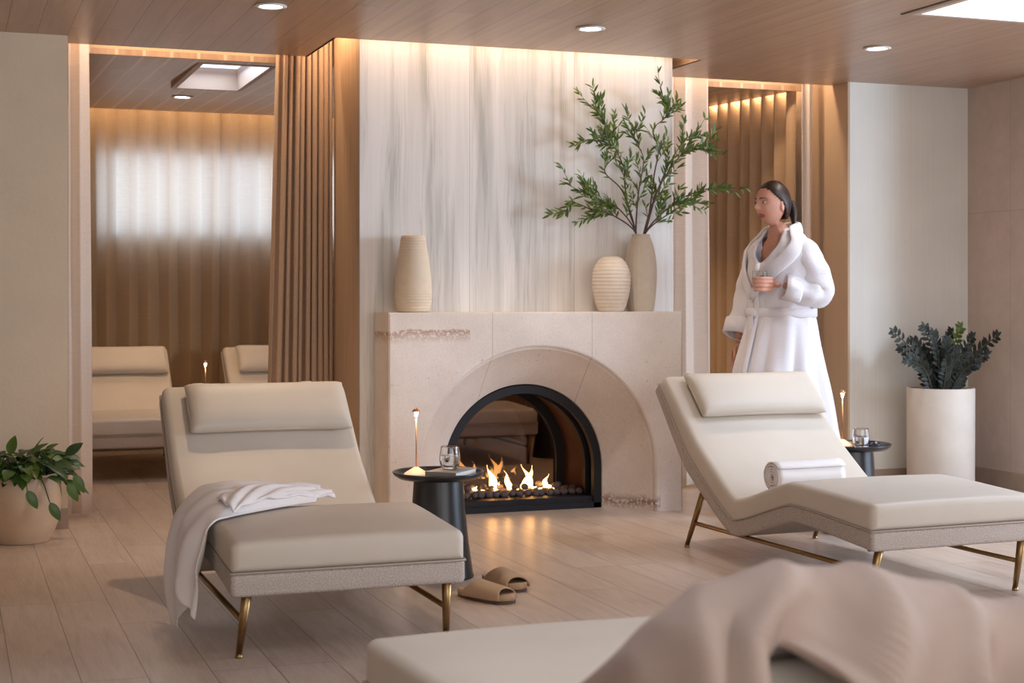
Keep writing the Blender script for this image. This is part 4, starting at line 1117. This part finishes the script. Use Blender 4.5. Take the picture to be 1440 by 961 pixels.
woman = obj('person', me2, [M['skin'], M['lip']]); woman.location = (WX, WY, 0); woman.rotation_euler = (0, 0, WR)
for p in me2.polygons:
    c = p.center - hc
    if c.y < -.06 and abs(c.x) < .024 and -.075 < c.z < -.050 and (abs(c.x) / .024) ** 2 + ((c.z + .0615) / .0115) ** 2 < 1: p.material_index = 1
tag(woman, 'woman in a white waffle bathrobe, dark hair tied back, walking left holding a glass', 'person')
# eyes and brows
for sx in (-1, 1):
    bm = bmesh.new(); ec = hc + V((sx * .030, -.0735, .006)); bmesh.ops.create_uvsphere(bm, u_segments=16, v_segments=10, radius=.0112, matrix=Matrix.Translation(ec) @ Matrix.Diagonal((1.05, .90, .34, 1)))
    e = obj('eye', bm, M['eye'], woman)
    bm = bmesh.new(); bmesh.ops.create_uvsphere(bm, u_segments=12, v_segments=8, radius=.005, matrix=Matrix.Translation(ec + V((0, -.0092, 0))) @ Matrix.Diagonal((1, .5, 1, 1))); obj('iris', bm, M['iris'], e)
    bp_ = [hc + V((sx * a, -b, c)) for a, b, c in ((.012, .0905, .024), (.024, .0885, .0285), (.037, .0800, .0285), (.048, .0690, .0225))]
    obj('eyebrow', tube(catmull(bp_, 4), lambda t: .0026 * (1 - .6 * t), 6), M['brow'], woman)
# hair cap and pony tail
hb = bmesh.new(); bmesh.ops.create_uvsphere(hb, u_segments=48, v_segments=36, radius=1)
dele = []
for v in hb.verts:
    n = v.co.copy(); z = n.z * .122
    line = .052 + .0 * n.x if n.y < -.3 else -.0
    lim = -.080 + .162 * max(0, min(1, (-n.y + .34) / 1.2)) ** .75
    v.co = V((n.x * .081, n.y * .100 + .006, z)) + hc + V((0, .004, .002))
    if z < lim: dele.append(v)
bmesh.ops.delete(hb, geom=dele, context='VERTS')
for v in hb.verts: v.co += (v.co - hc).normalized() * .0025 * noise.noise(v.co * 40)
h = obj('hair', hb, M['hair'], woman); solid(h, .012, -1)
pt = catmull([hc + V((0, .085, .030)), hc + V((0, .112, .018)), hc + V((.004, .132, -.025)), hc + V((.006, .142, -.085)), hc + V((.008, .146, -.145))], 8)
bmm = bmesh.new(); rows = []
for i, p in enumerate(pt):
    t = i / (len(pt) - 1); r = .016 + .018 * sin(pi * min(1, t * 1.3)) * (1 - t * .5); r *= (1 - t ** 5 * .8)
    rows.append([p + V((cos(a) * r * (1 + .12 * sin(a * 5 + t * 6)), sin(a) * r * .9 * (1 + .12 * sin(a * 7)), 0)) for a in [2 * pi * k / 24 for k in range(24)]])
_, v = grid(rows, bmm, True); bmm.faces.new(v[0]); bmm.faces.new(v[-1][::-1]); obj('ponytail', bmm, M['hair'], h)
# robe
def rr_(z):  # centre x, y and radii of the robe at height z
    K = [(.34, .0, -.005, .265, .285), (.46, .0, -.01, .248, .258), (.75, .0, -.02, .212, .215), (.95, 0, -.010, .190, .170), (1.05, 0, -.005, .178, .148), (1.12, 0, -.005, .192, .150), (1.25, 0, .0, .215, .155), (1.34, 0, .005, .215, .135), (1.40, 0, .008, .185, .110), (1.445, 0, .005, .125, .085), (1.475, 0, -.002, .082, .068)]
    for a, b in zip(K, K[1:]):
        if a[0] <= z <= b[0]:
            t = (z - a[0]) / (b[0] - a[0]); t = t * t * (3 - 2 * t) if z > 1.3 else t; return [a[i] + (b[i] - a[i]) * t for i in range(1, 5)]
    return list(K[-1][1:]) if z > K[-1][0] else list(K[0][1:])
rows = []; NT_ = 96; NZ = 70
for i in range(NZ + 1):
    t = i / NZ; row = []
    for k in range(NT_):
        a = 2 * pi * k / NT_; front = max(0, cos(a)) ** 6    # a = 0 is the front (-y)
        ztop = 1.478 - .175 * front ** 1.2
        z = .34 + (ztop - .34) * t
        cx, cy, ra, rb2 = rr_(z)
        lo = max(0, (1.02 - z) / .68); f = (.036 * lo ** .9 + .004) * (sin(a * 9 + 1.3 * sin(z * 4)) * .6 + .7 * noise.noise(V((cos(a) * 2.2, sin(a) * 2.2, z * 1.4))) + .3 * sin(a * 17 + z * 3))
        bl = .010 * noise.noise(V((cos(a) * 3, sin(a) * 3, z * 7))) if z > 1.0 else 0
        step = -.55 * lo * 0
        r = 1 + (f + bl) / .2
        row.append(V((cx + ra * sin(a) * r, cy - rb2 * cos(a) * r - .03 * lo * max(0, cos(a)) * (1 if sin(a) < 0 else .3), z)))
    rows.append(row)
bm = bmesh.new(); grid(rows, bm, True); rb_ = obj('bathrobe', bm, M['robe'], woman); solid(rb_, .010, 1)
# overlap edge of the wrap, belt with knot and tails
ov = []
for i in range(26):
    t = i / 25; z = 1.30 - t * .95; cx, cy, ra, rb2 = rr_(z); a = -.10 + .20 * t; ov.append([V((cx + ra * sin(a + d) * 1.07, cy - rb2 * cos(a + d) * 1.10 - .03 * max(0, (1.02 - z) / .68), z)) for d in (-.02, .06, .13)])
bm, _ = grid(ov); q = obj('front_edge', bm, M['robe'], rb_); solid(q, .012, 0)
bp2 = []
for k in range(48):
    a = 2 * pi * k / 48; cx, cy, ra, rb2 = rr_(1.05); bp2.append((a, cx, cy, ra, rb2))
bm = bmesh.new(); rows = [[V((cx + (ra + .016 + e) * sin(a), cy - (rb2 + .016 + e) * cos(a), 1.05 + dz)) for a, cx, cy, ra, rb2 in bp2] for dz, e in ((-.024, -.006), (-.018, .003), (.018, .003), (.024, -.006))]
grid(rows, bm, True); bl = obj('belt', bm, M['robe'], woman); solid(bl, .006, 0)
bm = bmesh.new(); bmesh.ops.create_icosphere(bm, subdivisions=2, radius=1, matrix=Matrix.Translation((-.02, -.180, 1.05)) @ Matrix.Diagonal((.03, .02, .026, 1)))
for tx, yl in ((-.035, -.215), (.01, -.212)):
    grid([[V((-.02 + (tx + .02) * t - .018, -.186 + (yl + .186) * t - .004 * sin(6 * t), 1.05 - .30 * t)), V((-.02 + (tx + .02) * t + .018, -.186 + (yl + .186) * t - .006, 1.05 - .30 * t))] for t in [k / 10 for k in range(11)]], bm)
q = obj('belt_knot', bm, M['robe'], bl); solid(q, .004, 0)
# shawl collar
co_ = []
for k in range(41):
    t = -1 + 2 * k / 40; s = 1 if t > 0 else -1; u = abs(t)
    if u < .42: a = pi - s * (u / .42) * 1.75; z = 1.487 - .02 * (u / .42); 
    else:
        w = (u - .42) / .58; a = s * (1.39 * (1 - w) ** 1.0 - s * .16 * w); z = 1.467 - .335 * w ** .95
    cx, cy, ra, rb2 = rr_(min(1.474, z)); co_.append((V((cx + (ra + .012) * sin(a), cy - (rb2 + .014) * cos(a), z)), a, u))
bm = bmesh.new(); rows = []
pth = [c[0] for c in co_]
for k, (p, a, u) in enumerate(co_):
    n = V((sin(a), -cos(a), .15)).normalized(); tg = (pth[min(k + 1, 40)] - pth[max(k - 1, 0)]).normalized(); wd = tg.cross(n).normalized(); hw = .038 * (1 - .35 * max(0, u - .8) / .2)
    rows.append([p + wd * hw * cos(b) + n * (.012 * sin(b) + .008) for b in [2 * pi * j / 14 for j in range(14)]])
_, v = grid(rows, bm, True); bm.faces.new(v[0]); bm.faces.new(v[-1][::-1]); c_ = obj('collar', bm, M['robe'], woman)
# sleeves
def sleeve(pts, rads, seed):
    path = catmull(pts, 10); N = len(path); bm = bmesh.new(); rows = []; prev = None
    for i, p in enumerate(path):
        t = i / (N - 1); a = path[max(0, i - 1)]; b = path[min(N - 1, i + 1)]; d = (b - a).normalized()
        s = d.cross(V((0, 0, 1))).normalized() if prev is None else (prev - d * prev.dot(d)).normalized(); prev = s; q = d.cross(s)
        x = t * (len(rads) - 1); k = min(int(x), len(rads) - 2); r = rads[k] + (rads[k + 1] - rads[k]) * (x - k)
        rows.append([p + (s * cos(e) + q * sin(e)) * (r + .014 * noise.noise(V((t * 7 + seed, cos(e) * 1.6, sin(e) * 1.6))) + .005 * sin(t * 30 + e * 2) * t) for e in [2 * pi * j / 28 for j in range(28)]])
    e_ = rows[-1]; c = path[-1]; d = (path[-1] - path[-3]).normalized()
    rows.append([c + (p - c) * 1.14 - d * .002 for p in e_]); rows.append([c + (p - c) * 1.16 - d * .075 for p in e_]); rows.append([c + (p - c) * 1.06 - d * .082 for p in e_])
    grid(rows, bm, True); o = obj('sleeve', bm, M['robe'], rb_); solid(o, .007, 0); return o
sleeve([V((.085, .005, 1.385)), V((.150, .012, 1.345)), V((.205, .040, 1.25)), V((.220, .052, 1.165)), V((.203, .0, 1.152)), V((.150, -.116, 1.182))], [.070, .078, .074, .072, .068, .056], 1)
sleeve([V((-.085, .0, 1.385)), V((-.150, -.01, 1.345)), V((-.19, -.035, 1.22)), V((-.198, -.062, 1.12)), V((-.195, -.095, 1.0)), V((-.19, -.125, .925))], [.070, .078, .074, .074, .076, .080], 2)
wg = empty('tumbler', (0, 0, 0)); R3 = Matrix.Rotation(WR, 4, 'Z')
g3 = copy_tree(gl); g3.location = V((WX, WY, 0)) + R3 @ V((gc.x, gc.y, gz)); g3.rotation_euler = (0, 0, 0); bpy.data.objects.remove(wg)
tag(g3, 'clear glass tumbler held in the hand of the woman', 'tumbler', 'glass tumblers')
# ------------------------------------------------------------------ light
W = bpy.data.worlds.new('sky'); sc.world = W; W.use_nodes = True
bg = W.node_tree.nodes['Background']; bg.inputs[0].default_value = (.62, .78, 1, 1); bg.inputs[1].default_value = 2.2
WARM = (1, .70, .44); DAY = (.68, .82, 1)
D = radians
# daylight from the tall window on the far right; the south panel is added fill
area('daylight_east', (8.5, 3.3, 1.75), (0, D(90), 0), 1.0, 1.5, 120, DAY)
area('daylight_east_wide', (8.52, 3.3, 1.3), (0, D(90), 0), 2.0, 4.4, 50, DAY)
area('fill_south', (2.2, YB + .06, 1.5), (D(90), 0, 0), 7.0, 1.9, 95, (.92, .95, 1))  # added fill panel in front of the solid south wall
# daylight falling through the skylights; the near one is an added fill
area('skylight_main', ((SK[0] + SK[1]) / 2, (SK[2] + SK[3]) / 2, 2.90), (0, 0, 0), 1.1, 1.05, 34, DAY)
area('fill_skylight_lamp', ((FILL_SK[0] + FILL_SK[1]) / 2, (FILL_SK[2] + FILL_SK[3]) / 2, 2.90), (0, 0, 0), 1.5, 1.5, 14, (1, .93, .85))
area('skylight_inner', (1.495, 8.91, 2.50), (0, 0, 0), .30, .90, 3, DAY)
# daylight in the high window behind the inner curtain
area('daylight_north', ((WX0 + WX1) / 2, 11.645, (WZ0 + WZ1) / 2), (D(-90), 0, 0), WX1 - WX0 - .1, WZ1 - WZ0 - .02, 25, (.25, .45, 1))
# warm strips in the ceiling slots
area('cove_marble', (2.80, 7.445, 2.63), (0, 0, 0), 1.9, .05, 6.5, WARM)
area('cove_return', (1.875, 7.80, 2.63), (0, 0, 0), .06, .40, 2, WARM)
area('cove_left', (1.15, 8.06, 2.63), (0, 0, 0), 1.15, .05, 4.5, WARM)
area('cove_right', (4.42, 8.06, 2.63), (0, 0, 0), 1.1, .05, 5, WARM)
area('cove_inner_back', (2.5, 11.44, 2.62), (0, 0, 0), 4.3, .05, 9, WARM)
area('cove_inner_side', (4.90, 9.8, 2.50), (0, 0, 0), .05, 3.0, 20, WARM)
sc.view_settings.view_transform = 'Standard'; sc.view_settings.look = 'None'; sc.view_settings.gamma = 1
sc.view_settings.use_curve_mapping = False; sc.view_settings.exposure = 0.62
try:
    sc.cycles.use_denoising = True; sc.cycles.max_bounces = 8; sc.cycles.transparent_max_bounces = 12
    sc.cycles.sample_clamp_indirect = 6; sc.cycles.caustics_reflective = False; sc.cycles.caustics_refractive = False
except Exception: pass
